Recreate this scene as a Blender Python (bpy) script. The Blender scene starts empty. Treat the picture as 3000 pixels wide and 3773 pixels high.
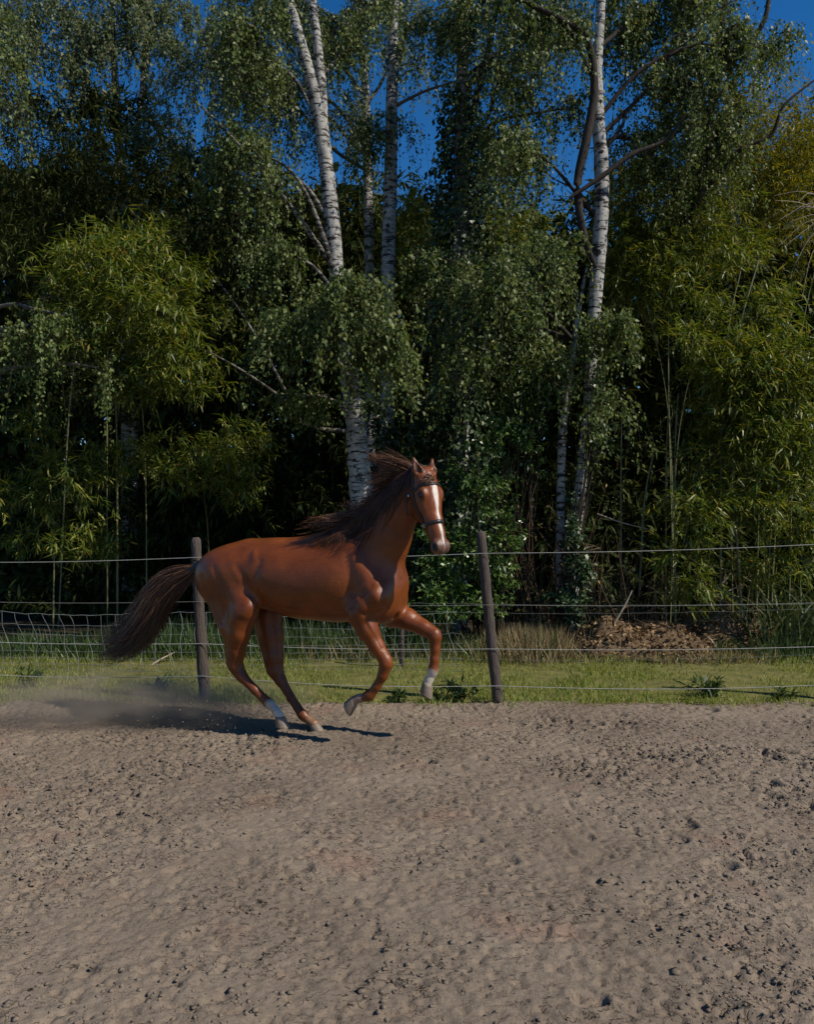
import bpy, math, random
import numpy as np
from mathutils import Vector, Matrix
from mathutils.bvhtree import BVHTree

SKIP = ''
rng = np.random.default_rng(7)
random.seed(7)
sc = bpy.context.scene
COL = sc.collection

# ------------------------------------------------------------------ camera
CAM_H, FPX, PITCH = 1.60, 3000.0, math.atan(63.5 / 3000.0)
cam_d = bpy.data.cameras.new('camera')
cam_d.sensor_fit = 'HORIZONTAL'
cam_d.sensor_width = 36.0
cam_d.lens = 36.0
cam_d.clip_end = 2000.0
cam = bpy.data.objects.new('camera', cam_d)
COL.objects.link(cam)
cam.location = (0, 0, CAM_H)
cam.rotation_euler = (math.pi / 2 + PITCH, 0, 0)
sc.camera = cam

# ------------------------------------------------------------------ light
SUN_EL = math.radians(43)
SUN_AZ = math.radians(115)                 # clockwise from +Y (view direction)
TO_SUN = Vector((math.sin(SUN_AZ) * math.cos(SUN_EL), math.cos(SUN_AZ) * math.cos(SUN_EL), math.sin(SUN_EL)))
world = bpy.data.worlds.new('World')
sc.world = world
world.use_nodes = True
wt = world.node_tree
sky = wt.nodes.new('ShaderNodeTexSky')
sky.sky_type = 'NISHITA'
sky.sun_disc = False
sky.sun_elevation = SUN_EL
sky.sun_rotation = SUN_AZ
sky.altitude = 300
sky.air_density = 1.0
sky.dust_density = 0.0
sky.ozone_density = 4.0
bg = wt.nodes['Background']
hsv = wt.nodes.new('ShaderNodeHueSaturation')
hsv.inputs['Saturation'].default_value = 1.33
hsv.inputs['Hue'].default_value = 0.504
wt.links.new(sky.outputs['Color'], hsv.inputs['Color'])
wt.links.new(hsv.outputs['Color'], bg.inputs['Color'])
bg.inputs['Strength'].default_value = 0.105
sun_d = bpy.data.lights.new('sun', 'SUN')
sun_d.energy = 5.0
sun_d.angle = math.radians(0.5)
sun_d.color = (1.0, 0.93, 0.80)
sun = bpy.data.objects.new('sun', sun_d)
COL.objects.link(sun)
sun.location = (20, -10, 25)
sun.rotation_euler = TO_SUN.to_track_quat('Z', 'Y').to_euler()

sc.view_settings.view_transform = 'Standard'
sc.view_settings.look = 'None'
sc.view_settings.exposure = 0.0
sc.view_settings.gamma = 1.0
sc.cycles.max_bounces = 6
sc.cycles.diffuse_bounces = 3
sc.cycles.transmission_bounces = 4
sc.cycles.transparent_max_bounces = 4


# ------------------------------------------------------------------ helpers
def ray(px, py):
    u = (px - 1500.0) / FPX
    v = -(py - 1886.5) / FPX
    c, s = math.cos(PITCH), math.sin(PITCH)
    return Vector((u, c - v * s, s + v * c))


def at(px, py, D):
    """world point seen at a source pixel at depth D"""
    r = ray(px, py)
    k = D / r.y
    return Vector((r.x * k, D, CAM_H + r.z * k))


def mat(name, build):
    m = bpy.data.materials.new(name)
    m.use_nodes = True
    nt = m.node_tree
    nt.nodes.clear()
    out = nt.nodes.new('ShaderNodeOutputMaterial')
    build(nt, out)
    return m


def N(nt, t, **kw):
    n = nt.nodes.new(t)
    for k, v in kw.items():
        if k in n.inputs:
            n.inputs[k].default_value = v
        else:
            setattr(n, k, v)
    return n


def ramp(nt, fac, stops, interp='LINEAR'):
    r = nt.nodes.new('ShaderNodeValToRGB')
    r.color_ramp.interpolation = interp
    e = r.color_ramp.elements
    while len(e) < len(stops):
        e.new(0.5)
    for i, (p, c) in enumerate(stops):
        e[i].position = p
        e[i].color = (c[0], c[1], c[2], 1) if len(c) == 3 else c
    nt.links.new(fac, r.inputs['Fac'])
    return r.outputs['Color']


def new_mesh(name, verts, faces, smooth=False):
    """verts (n,3) array, faces (m,k) array with constant k"""
    verts = np.asarray(verts, np.float32)
    faces = np.asarray(faces, np.int32)
    me = bpy.data.meshes.new(name)
    m, k = faces.shape
    me.vertices.add(len(verts))
    me.vertices.foreach_set('co', verts.ravel())
    me.loops.add(m * k)
    me.loops.foreach_set('vertex_index', faces.ravel())
    me.polygons.add(m)
    me.polygons.foreach_set('loop_start', np.arange(0, m * k, k, dtype=np.int32))
    me.polygons.foreach_set('loop_total', np.full(m, k, np.int32))
    if smooth:
        me.polygons.foreach_set('use_smooth', np.ones(m, bool))
    me.update(calc_edges=True)
    return me


def obj(name, me, material=None, parent=None):
    o = bpy.data.objects.new(name, me)
    COL.objects.link(o)
    if material is not None:
        me.materials.append(material)
    if parent is not None:
        o.parent = parent
        o.matrix_parent_inverse = parent_inv(parent)
    return o


def parent_inv(p):
    m = Matrix.Translation(p.location) @ p.rotation_euler.to_matrix().to_4x4()
    if p.parent is not None:
        m = Matrix.Identity(4) @ m if p.parent.type != 'EMPTY' else m
    return m.inverted()


def tag(o, label=None, cat=None, group=None, kind=None):
    for k, v in (('label', label), ('category', cat), ('group', group), ('kind', kind)):
        if v:
            o[k] = v
    return o


def thing(name, label, cat, loc, group=None):
    o = bpy.data.objects.new(name, None)
    COL.objects.link(o)
    o.location = loc
    o.empty_display_size = 0.1
    return tag(o, label, cat, group)


class Geo:
    """collects quads (tris as degenerate-free tri list kept apart)"""
    def __init__(self):
        self.v, self.f, self.n = [], [], 0

    def add(self, v, f):
        v = np.asarray(v, np.float32)
        f = np.asarray(f, np.int32)
        self.v.append(v)
        self.f.append(f + self.n)
        self.n += len(v)

    def mesh(self, name, smooth=False):
        return new_mesh(name, np.concatenate(self.v), np.concatenate(self.f), smooth)


def catmull(pts, n):
    P = np.asarray(pts, float)
    if len(P) == 2:
        t = np.linspace(0, 1, n)[:, None]
        return P[0] * (1 - t) + P[1] * t
    Q = np.vstack([2 * P[0] - P[1], P, 2 * P[-1] - P[-2]])
    ts = np.linspace(0, len(P) - 1, n)
    i = np.minimum(ts.astype(int), len(P) - 2)
    t = (ts - i)[:, None]
    a, b, c, d = Q[i], Q[i + 1], Q[i + 2], Q[i + 3]
    return 0.5 * (2 * b + (c - a) * t + (2 * a - 5 * b + 4 * c - d) * t * t + (3 * b - a - 3 * c + d) * t ** 3)


def tube(path, radii, sides=8, rough=0.0, cap=True, gen=None):
    """quad tube along a polyline; returns verts, quads"""
    P = np.asarray(path, float)
    n = len(P)
    R = np.broadcast_to(np.asarray(radii, float), (n,)) if np.ndim(radii) < 1 or len(np.atleast_1d(radii)) == n else np.interp(np.linspace(0, 1, n), np.linspace(0, 1, len(radii)), radii)
    T = np.gradient(P, axis=0)
    T /= np.linalg.norm(T, axis=1, keepdims=True) + 1e-9
    ref = np.array([0.0, 0.0, 1.0]) if abs(T[0, 2]) < 0.9 else np.array([1.0, 0, 0])
    U = np.cross(T, ref)
    U /= np.linalg.norm(U, axis=1, keepdims=True) + 1e-9
    V = np.cross(T, U)
    a = np.linspace(0, 2 * np.pi, sides, endpoint=False)
    rr = R[:, None] * np.ones(sides)
    if rough:
        g = gen or rng
        rr = rr * (1 + rough * g.standard_normal((n, sides)))
    v = P[:, None, :] + rr[..., None] * (np.cos(a)[None, :, None] * U[:, None, :] + np.sin(a)[None, :, None] * V[:, None, :])
    v = v.reshape(-1, 3)
    i = np.arange(n - 1)[:, None] * sides
    j = np.arange(sides)[None, :]
    j2 = (j + 1) % sides
    f = np.stack([i + j, i + j2, i + sides + j2, i + sides + j], -1).reshape(-1, 4)
    if cap:
        v = np.vstack([v, P[0], P[-1]])
        c0, c1 = n * sides, n * sides + 1
        jj = np.arange(0, sides, 2)
        b = (n - 1) * sides
        f0 = np.stack([np.full(len(jj), c0), (jj + 2) % sides, (jj + 1) % sides, jj], -1)
        f1 = np.stack([np.full(len(jj), c1), b + jj, b + (jj + 1) % sides, b + (jj + 2) % sides], -1)
        if sides % 2 == 0:
            f = np.vstack([f, f0, f1])
    return v, f


def strands(P, r0, r1):
    """P (S,K,3) many thin 3-sided tapering tubes at once"""
    S, K, _ = P.shape
    T = np.gradient(P, axis=1)
    T /= np.linalg.norm(T, axis=2, keepdims=True) + 1e-9
    ref = np.where(np.abs(T[:, :1, 2:3]) < 0.8, np.array([0, 0, 1.0]), np.array([1.0, 0, 0]))
    U = np.cross(T, np.broadcast_to(ref, T.shape))
    U /= np.linalg.norm(U, axis=2, keepdims=True) + 1e-9
    V = np.cross(T, U)
    R = np.linspace(0, 1, K)[None, :] * (np.broadcast_to(r1, (S,)) - np.broadcast_to(r0, (S,)))[:, None] + np.broadcast_to(r0, (S,))[:, None]
    a = np.array([0, 2 * np.pi / 3, 4 * np.pi / 3])
    v = P[:, :, None, :] + R[:, :, None, None] * (np.cos(a)[None, None, :, None] * U[:, :, None, :] + np.sin(a)[None, None, :, None] * V[:, :, None, :])
    v = v.reshape(-1, 3)
    s = (np.arange(S) * K * 3)[:, None, None]
    i = (np.arange(K - 1) * 3)[None, :, None]
    j = np.arange(3)[None, None, :]
    j2 = (j + 1) % 3
    f = np.stack([s + i + j, s + i + j2, s + i + 3 + j2, s + i + 3 + j], -1).reshape(-1, 4)
    return v, f


def unit(a):
    return a / (np.linalg.norm(a, axis=-1, keepdims=True) + 1e-9)


def leaves(p, axis, nrm, L, W, fold=0.25, mid=0.45):
    """rhombic folded leaves, one quad each"""
    axis = unit(axis)
    side = unit(np.cross(axis, nrm))
    up = np.cross(side, axis)
    L = np.broadcast_to(L, (len(p),))[:, None]
    W = np.broadcast_to(W, (len(p),))[:, None]
    m = p + axis * L * mid
    v = np.stack([p, m + side * W * .5 + up * W * fold, p + axis * L - up * L * .06, m - side * W * .5 + up * W * fold], 1).reshape(-1, 3)
    f = np.arange(len(p) * 4, dtype=np.int32).reshape(-1, 4)
    return v, f


def hash2(ix, iy, seed):
    h = (ix.astype(np.int64) * 374761393 + iy.astype(np.int64) * 668265263 + seed * 144665) & 0x7fffffff
    h = ((h ^ (h >> 13)) * 1274126177) & 0x7fffffff
    return ((h ^ (h >> 16)) & 0xffff) / 65535.0


def vnoise(x, y, seed=0):
    ix, iy = np.floor(x), np.floor(y)
    fx, fy = x - ix, y - iy
    fx, fy = fx * fx * (3 - 2 * fx), fy * fy * (3 - 2 * fy)
    a, b = hash2(ix, iy, seed), hash2(ix + 1, iy, seed)
    c, d = hash2(ix, iy + 1, seed), hash2(ix + 1, iy + 1, seed)
    return (a * (1 - fx) + b * fx) * (1 - fy) + (c * (1 - fx) + d * fx) * fy - 0.5


# ------------------------------------------------------------------ materials
def leaf_mat(name, c_dark, c_mid, c_hi, trans=0.3, rough=0.45, spec=0.4):
    def b(nt, out):
        g = N(nt, 'ShaderNodeNewGeometry')
        col = ramp(nt, g.outputs['Random Per Island'], [(0.0, c_dark), (0.55, c_mid), (0.92, c_hi), (0.985, c_hi), (1.0, (c_hi[0] * 1.25, c_hi[1] * .85, c_hi[2] * .9))])
        p = N(nt, 'ShaderNodeBsdfPrincipled', Roughness=rough)
        p.inputs['Specular IOR Level'].default_value = spec
        nt.links.new(col, p.inputs['Base Color'])
        t = N(nt, 'ShaderNodeBsdfTranslucent')
        hs = N(nt, 'ShaderNodeHueSaturation', Hue=0.485, Saturation=1.15, Value=1.25)
        nt.links.new(col, hs.inputs['Color'])
        nt.links.new(hs.outputs['Color'], t.inputs['Color'])
        mx = N(nt, 'ShaderNodeMixShader', Fac=trans)
        nt.links.new(p.outputs[0], mx.inputs[1])
        nt.links.new(t.outputs[0], mx.inputs[2])
        nt.links.new(mx.outputs[0], out.inputs['Surface'])
    return mat(name, b)


def plain(name, c1, c2, scale=20.0, rough=0.8, spec=0.3, bump=0.3, stretch=(1, 1, 1), metal=0.0, dist=0.01):
    def b(nt, out):
        tc = N(nt, 'ShaderNodeTexCoord')
        mp = N(nt, 'ShaderNodeMapping')
        mp.inputs['Scale'].default_value = stretch
        nt.links.new(tc.outputs['Object'], mp.inputs['Vector'])
        n = N(nt, 'ShaderNodeTexNoise', Scale=scale, Detail=6.0, Roughness=0.65)
        nt.links.new(mp.outputs[0], n.inputs['Vector'])
        col = ramp(nt, n.outputs['Fac'], [(0.3, c1), (0.7, c2)])
        p = N(nt, 'ShaderNodeBsdfPrincipled', Roughness=rough, Metallic=metal)
        p.inputs['Specular IOR Level'].default_value = spec
        nt.links.new(col, p.inputs['Base Color'])
        if bump:
            bp = N(nt, 'ShaderNodeBump', Strength=bump, Distance=dist)
            nt.links.new(n.outputs['Fac'], bp.inputs['Height'])
            nt.links.new(bp.outputs[0], p.inputs['Normal'])
        nt.links.new(p.outputs[0], out.inputs['Surface'])
    return mat(name, b)


def hair_mat(name, c1, c2, c3, rough=0.38):
    def b(nt, out):
        g = N(nt, 'ShaderNodeNewGeometry')
        col = ramp(nt, g.outputs['Random Per Island'], [(0.0, c1), (0.6, c2), (1.0, c3)])
        p = N(nt, 'ShaderNodeBsdfPrincipled', Roughness=rough)
        p.inputs['Specular IOR Level'].default_value = 0.5
        nt.links.new(col, p.inputs['Base Color'])
        nt.links.new(p.outputs[0], out.inputs['Surface'])
    return mat(name, b)


def coat_mat():
    def b(nt, out):
        tc = N(nt, 'ShaderNodeTexCoord')
        vc = N(nt, 'ShaderNodeVertexColor', layer_name='coat')
        n = N(nt, 'ShaderNodeTexNoise', Scale=5.0, Detail=5.0, Roughness=0.6)
        nt.links.new(tc.outputs['Object'], n.inputs['Vector'])
        vr = ramp(nt, n.outputs['Fac'], [(0.3, (0.62, 0.58, 0.54)), (0.7, (1.18, 1.14, 1.08))])
        mx = N(nt, 'ShaderNodeMix', data_type='RGBA', blend_type='MULTIPLY')
        mx.inputs[0].default_value = 1.0
        nt.links.new(vc.outputs['Color'], mx.inputs[6])
        nt.links.new(vr, mx.inputs[7])
        mp = N(nt, 'ShaderNodeMapping')
        mp.inputs['Scale'].default_value = (60, 200, 200)
        nt.links.new(tc.outputs['Object'], mp.inputs['Vector'])
        n2 = N(nt, 'ShaderNodeTexNoise', Scale=1.0, Detail=3.0)
        nt.links.new(mp.outputs[0], n2.inputs['Vector'])
        hv = ramp(nt, n2.outputs['Fac'], [(0.3, (0.80, 0.79, 0.78)), (0.7, (1.15, 1.14, 1.12))])
        mh = N(nt, 'ShaderNodeMix', data_type='RGBA', blend_type='MULTIPLY')
        mh.inputs[0].default_value = 1.0
        nt.links.new(mx.outputs[2], mh.inputs[6]); nt.links.new(hv, mh.inputs[7])
        bp = N(nt, 'ShaderNodeBump', Strength=0.35, Distance=0.006)
        nt.links.new(n2.outputs['Fac'], bp.inputs['Height'])
        p = N(nt, 'ShaderNodeBsdfPrincipled', Roughness=0.37)
        p.inputs['Specular IOR Level'].default_value = 0.42
        nt.links.new(mh.outputs[2], p.inputs['Base Color'])
        nt.links.new(bp.outputs[0], p.inputs['Normal'])
        nt.links.new(p.outputs[0], out.inputs['Surface'])
    return mat('chestnut_coat', b)


def sand_mat():
    def b(nt, out):
        tc = N(nt, 'ShaderNodeTexCoord')
        big = N(nt, 'ShaderNodeTexNoise', Scale=0.9, Detail=5.0, Roughness=0.6)
        fine = N(nt, 'ShaderNodeTexNoise', Scale=55.0, Detail=6.0, Roughness=0.7)
        pink = N(nt, 'ShaderNodeTexNoise', Scale=1.7, Detail=3.0, Roughness=0.5)
        for n in (big, fine, pink):
            nt.links.new(tc.outputs['Object'], n.inputs['Vector'])
        c1 = ramp(nt, big.outputs['Fac'], [(0.3, (0.166, 0.127, 0.094)), (0.7, (0.246, 0.194, 0.145))])
        c2 = ramp(nt, pink.outputs['Fac'], [(0.58, (1, 1, 1)), (0.75, (1.12, 0.93, 0.92))])
        c3 = ramp(nt, fine.outputs['Fac'], [(0.25, (0.62, 0.60, 0.58)), (0.5, (1.0, 1.0, 1.0)), (0.75, (1.12, 1.12, 1.10))])
        m1 = N(nt, 'ShaderNodeMix', data_type='RGBA', blend_type='MULTIPLY')
        m2 = N(nt, 'ShaderNodeMix', data_type='RGBA', blend_type='MULTIPLY')
        m1.inputs[0].default_value = m2.inputs[0].default_value = 1.0
        nt.links.new(c1, m1.inputs[6]); nt.links.new(c2, m1.inputs[7])
        nt.links.new(m1.outputs[2], m2.inputs[6]); nt.links.new(c3, m2.inputs[7])
        crumb = N(nt, 'ShaderNodeTexNoise', Scale=26.0, Detail=4.0, Roughness=0.6, Distortion=0.6)
        nt.links.new(tc.outputs['Object'], crumb.inputs['Vector'])
        sp1 = N(nt, 'ShaderNodeTexNoise', Scale=1.0, Detail=2.5, Roughness=0.55, Distortion=0.9)
        spmap = N(nt, 'ShaderNodeMapping')
        spmap.inputs['Scale'].default_value = (34, 52, 45)
        nt.links.new(tc.outputs['Object'], spmap.inputs['Vector'])
        nt.links.new(spmap.outputs[0], sp1.inputs['Vector'])
        zone = N(nt, 'ShaderNodeTexNoise', Scale=1.6, Detail=4.0, Roughness=0.6)
        nt.links.new(tc.outputs['Object'], zone.inputs['Vector'])
        zm = ramp(nt, zone.outputs['Fac'], [(0.40, (0.25, 0.25, 0.25)), (0.58, (1, 1, 1))])
        pit = ramp(nt, crumb.outputs['Fac'], [(0.37, (0, 0, 0)), (0.43, (1, 1, 1))])
        b0 = N(nt, 'ShaderNodeBump', Strength=0.9, Distance=0.022)
        nt.links.new(pit, b0.inputs['Height']); nt.links.new(zm, b0.inputs['Strength'])
        bp = N(nt, 'ShaderNodeBump', Strength=0.8, Distance=0.010)
        nt.links.new(fine.outputs['Fac'], bp.inputs['Height'])
        nt.links.new(b0.outputs[0], bp.inputs['Normal'])
        p = N(nt, 'ShaderNodeBsdfPrincipled', Roughness=0.95)
        p.inputs['Specular IOR Level'].default_value = 0.1
        spm = ramp(nt, sp1.outputs['Fac'], [(0.625, (0, 0, 0)), (0.665, (1, 1, 1))])
        spz = N(nt, 'ShaderNodeMix', data_type='RGBA', blend_type='MULTIPLY')
        spz.inputs[0].default_value = 1.0
        nt.links.new(spm, spz.inputs[6]); nt.links.new(zm, spz.inputs[7])
        m3 = N(nt, 'ShaderNodeMix', data_type='RGBA')
        nt.links.new(spz.outputs[2], m3.inputs[0])
        nt.links.new(m2.outputs[2], m3.inputs[6])
        m3.inputs[7].default_value = (0.028, 0.020, 0.014, 1)
        nt.links.new(m3.outputs[2], p.inputs['Base Color'])
        nt.links.new(bp.outputs[0], p.inputs['Normal'])
        nt.links.new(p.outputs[0], out.inputs['Surface'])
    return mat('arena_sand', b)


def birch_mat(name, white=(0.46, 0.44, 0.41), grey=(0.17, 0.158, 0.142), dark=(0.025, 0.021, 0.018), amount=0.5, zs=9.0):
    def b(nt, out):
        tc = N(nt, 'ShaderNodeTexCoord')
        mp = N(nt, 'ShaderNodeMapping')
        mp.inputs['Scale'].default_value = (2.2, 2.2, zs)
        nt.links.new(tc.outputs['Object'], mp.inputs['Vector'])
        n1 = N(nt, 'ShaderNodeTexNoise', Scale=2.4, Detail=5.0, Roughness=0.7)
        nt.links.new(mp.outputs[0], n1.inputs['Vector'])
        n2 = N(nt, 'ShaderNodeTexNoise', Scale=5.5, Detail=6.0, Roughness=0.7)
        nt.links.new(tc.outputs['Object'], n2.inputs['Vector'])
        base = ramp(nt, n2.outputs['Fac'], [(0.3, grey), (0.62, white)])
        mask = ramp(nt, n1.outputs['Fac'], [(amount, (0, 0, 0)), (amount + 0.06, (1, 1, 1))])
        m2 = ramp(nt, n2.outputs['Fac'], [(0.57, (0, 0, 0)), (0.62, (1, 1, 1))])
        ml = N(nt, 'ShaderNodeMix', data_type='RGBA', blend_type='LIGHTEN')
        ml.inputs[0].default_value = 1.0
        nt.links.new(mask, ml.inputs[6]); nt.links.new(m2, ml.inputs[7])
        mx = N(nt, 'ShaderNodeMix', data_type='RGBA')
        nt.links.new(ml.outputs[2], mx.inputs[0])
        nt.links.new(base, mx.inputs[6])
        mx.inputs[7].default_value = (*dark, 1)
        bp = N(nt, 'ShaderNodeBump', Strength=0.5, Distance=0.02, invert=True)
        nt.links.new(ml.outputs[2], bp.inputs['Height'])
        p = N(nt, 'ShaderNodeBsdfPrincipled', Roughness=0.75)
        p.inputs['Specular IOR Level'].default_value = 0.25
        nt.links.new(mx.outputs[2], p.inputs['Base Color'])
        nt.links.new(bp.outputs[0], p.inputs['Normal'])
        nt.links.new(p.outputs[0], out.inputs['Surface'])
    return mat(name, b)


M = dict(
    sand=sand_mat(),
    coat=coat_mat(),
    hair=hair_mat('mane_hair', (0.026, 0.010, 0.006), (0.085, 0.030, 0.013), (0.26, 0.125, 0.052)),
    neckhair=hair_mat('neck_hair', (0.014, 0.006, 0.004), (0.045, 0.016, 0.008), (0.15, 0.060, 0.026), 0.42),
    tail=hair_mat('tail_hair', (0.030, 0.013, 0.008), (0.085, 0.037, 0.018), (0.26, 0.14, 0.075)),
    hoof=plain('hoof_horn', (0.10, 0.075, 0.055), (0.26, 0.20, 0.15), 30, 0.55, 0.4, 0.2, (1, 1, 6)),
    eye=plain('dark_eye', (0.006, 0.004, 0.003), (0.012, 0.007, 0.005), 8, 0.06, 0.6, 0),
    leather=plain('black_leather', (0.012, 0.010, 0.009), (0.028, 0.024, 0.022), 60, 0.38, 0.5, 0.2),
    steel=plain('steel_fitting', (0.5, 0.5, 0.5), (0.66, 0.66, 0.66), 30, 0.25, 0.5, 0, metal=1.0),
    post=plain('weathered_post', (0.045, 0.034, 0.028), (0.115, 0.092, 0.080), 14, 0.85, 0.2, 0.8, (6, 6, 0.7), dist=0.02),
    wire=plain('pale_rope', (0.22, 0.22, 0.20), (0.36, 0.36, 0.33), 40, 0.5, 0.4, 0),
    netwire=plain('net_wire', (0.11, 0.12, 0.11), (0.24, 0.25, 0.24), 20, 0.5, 0.5, 0),
    plastic=plain('black_plastic', (0.010, 0.010, 0.010), (0.025, 0.025, 0.025), 20, 0.4, 0.5, 0),
    whiteplastic=plain('white_plastic', (0.55, 0.55, 0.56), (0.75, 0.75, 0.75), 20, 0.5, 0.4, 0),
    soil=plain('woodland_soil', (0.020, 0.015, 0.010), (0.060, 0.046, 0.030), 9, 0.95, 0.1, 0.6),
    turf=plain('turf', (0.085, 0.085, 0.028), (0.19, 0.17, 0.06), 5, 0.95, 0.1, 0.6),
    blade=leaf_mat('grass_blade', (0.10, 0.155, 0.022), (0.20, 0.255, 0.045), (0.38, 0.38, 0.12), 0.40, 0.5, 0.3),
    straw=leaf_mat('straw', (0.11, 0.080, 0.035), (0.20, 0.15, 0.07), (0.36, 0.28, 0.14), 0.2, 0.6, 0.3),
    birchleaf=leaf_mat('birch_leaf', (0.048, 0.078, 0.018), (0.100, 0.142, 0.035), (0.205, 0.238, 0.075), 0.38, 0.48, 0.28),
    birchleaf2=leaf_mat('birch_leaf_far', (0.060, 0.092, 0.036), (0.118, 0.155, 0.062), (0.20, 0.222, 0.105), 0.38, 0.5, 0.25),
    bamboo=leaf_mat('bamboo_leaf', (0.054, 0.092, 0.014), (0.122, 0.165, 0.024), (0.27, 0.260, 0.058), 0.36, 0.42, 0.35),
    bambooyel=leaf_mat('bamboo_leaf_yellow', (0.085, 0.105, 0.015), (0.180, 0.185, 0.026), (0.31, 0.265, 0.045), 0.36, 0.45, 0.3),
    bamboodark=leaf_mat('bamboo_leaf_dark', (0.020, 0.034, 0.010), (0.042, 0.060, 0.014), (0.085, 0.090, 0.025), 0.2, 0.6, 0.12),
    laurel=leaf_mat('laurel_leaf', (0.026, 0.060, 0.012), (0.055, 0.110, 0.020), (0.130, 0.185, 0.042), 0.20, 0.34, 0.42),
    ivy=leaf_mat('ivy_leaf', (0.016, 0.036, 0.012), (0.035, 0.068, 0.022), (0.085, 0.120, 0.055), 0.15, 0.4, 0.35),
    weed=leaf_mat('weed_leaf', (0.024, 0.050, 0.014), (0.048, 0.085, 0.022), (0.09, 0.12, 0.04), 0.25, 0.45, 0.4),
    reed=leaf_mat('reed_blade', (0.040, 0.062, 0.020), (0.080, 0.110, 0.036), (0.19, 0.19, 0.08), 0.25, 0.45, 0.4),
    litter=leaf_mat('leaf_litter', (0.075, 0.044, 0.022), (0.17, 0.105, 0.052), (0.34, 0.23, 0.12), 0.1, 0.7, 0.2),
    mulch=plain('mulch', (0.055, 0.034, 0.019), (0.20, 0.135, 0.078), 22, 0.95, 0.1, 0.9, dist=0.03),
    drystem=plain('dry_stem', (0.085, 0.048, 0.028), (0.20, 0.13, 0.08), 12, 0.85, 0.2, 0.3, (5, 5, 1)),
    culm=plain('bamboo_culm', (0.10, 0.105, 0.045), (0.23, 0.21, 0.10), 5, 0.45, 0.4, 0.1, (3, 3, 0.6)),
    birch=birch_mat('birch_bark', amount=0.515),
    birchdark=birch_mat('birch_bark_rough', white=(0.27, 0.25, 0.22), grey=(0.10, 0.09, 0.078), amount=0.47),
    limb=plain('grey_brown_bark', (0.060, 0.050, 0.042), (0.19, 0.17, 0.15), 10, 0.85, 0.2, 0.5, (4, 4, 1.2)),
    darklimb=plain('dark_bark', (0.016, 0.013, 0.011), (0.055, 0.045, 0.038), 10, 0.9, 0.15, 0.5, (4, 4, 1.2)),
    twig=plain('twig_bark', (0.018, 0.013, 0.010), (0.050, 0.038, 0.028), 10, 0.8, 0.2, 0),
    deadwood=plain('dead_wood', (0.20, 0.16, 0.12), (0.38, 0.31, 0.24), 10, 0.85, 0.2, 0.4, (4, 4, 1)),
)

# ------------------------------------------------------------------ ground
def ground_height(x, y):
    """gentle rise beyond the arena edge"""
    return np.zeros_like(x)


def sand_height(x, y):
    h = .030 * vnoise(x * .9, y * .9, 1) + .022 * vnoise(x * 2.3, y * 2.3, 2)
    coarse = np.clip(.62 + 1.2 * vnoise(x * .55 + 3, y * .55, 11) + 1.5 * vnoise(x * 1.7, y * 2.2, 16) + .06 * x, .50, 1.25)       # trampled more on the right
    h = h + coarse * (.013 * vnoise(x * 6, y * 7, 3) + .008 * vnoise(x * 13, y * 14, 4))
    r = np.abs(vnoise(x * 19, y * 19, 5)) * 2
    h = h + coarse * .012 * (.5 - r) * (vnoise(x * 3, y * 3, 9) > -.12)
    p = vnoise(x * 30, y * 30, 6)
    q = vnoise(x * 22 + 5, y * 24, 14) + .35 * vnoise(x * 55, y * 60, 15)
    h = h - coarse * .024 * np.clip((q - .22) * 12, 0, 1)
    h = h + coarse * (.011 * np.clip(p * 5, -.5, .5) * (vnoise(x * 7, y * 7, 12) > -.05) + .010 * vnoise(x * 58, y * 58, 7))
    return h


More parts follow.
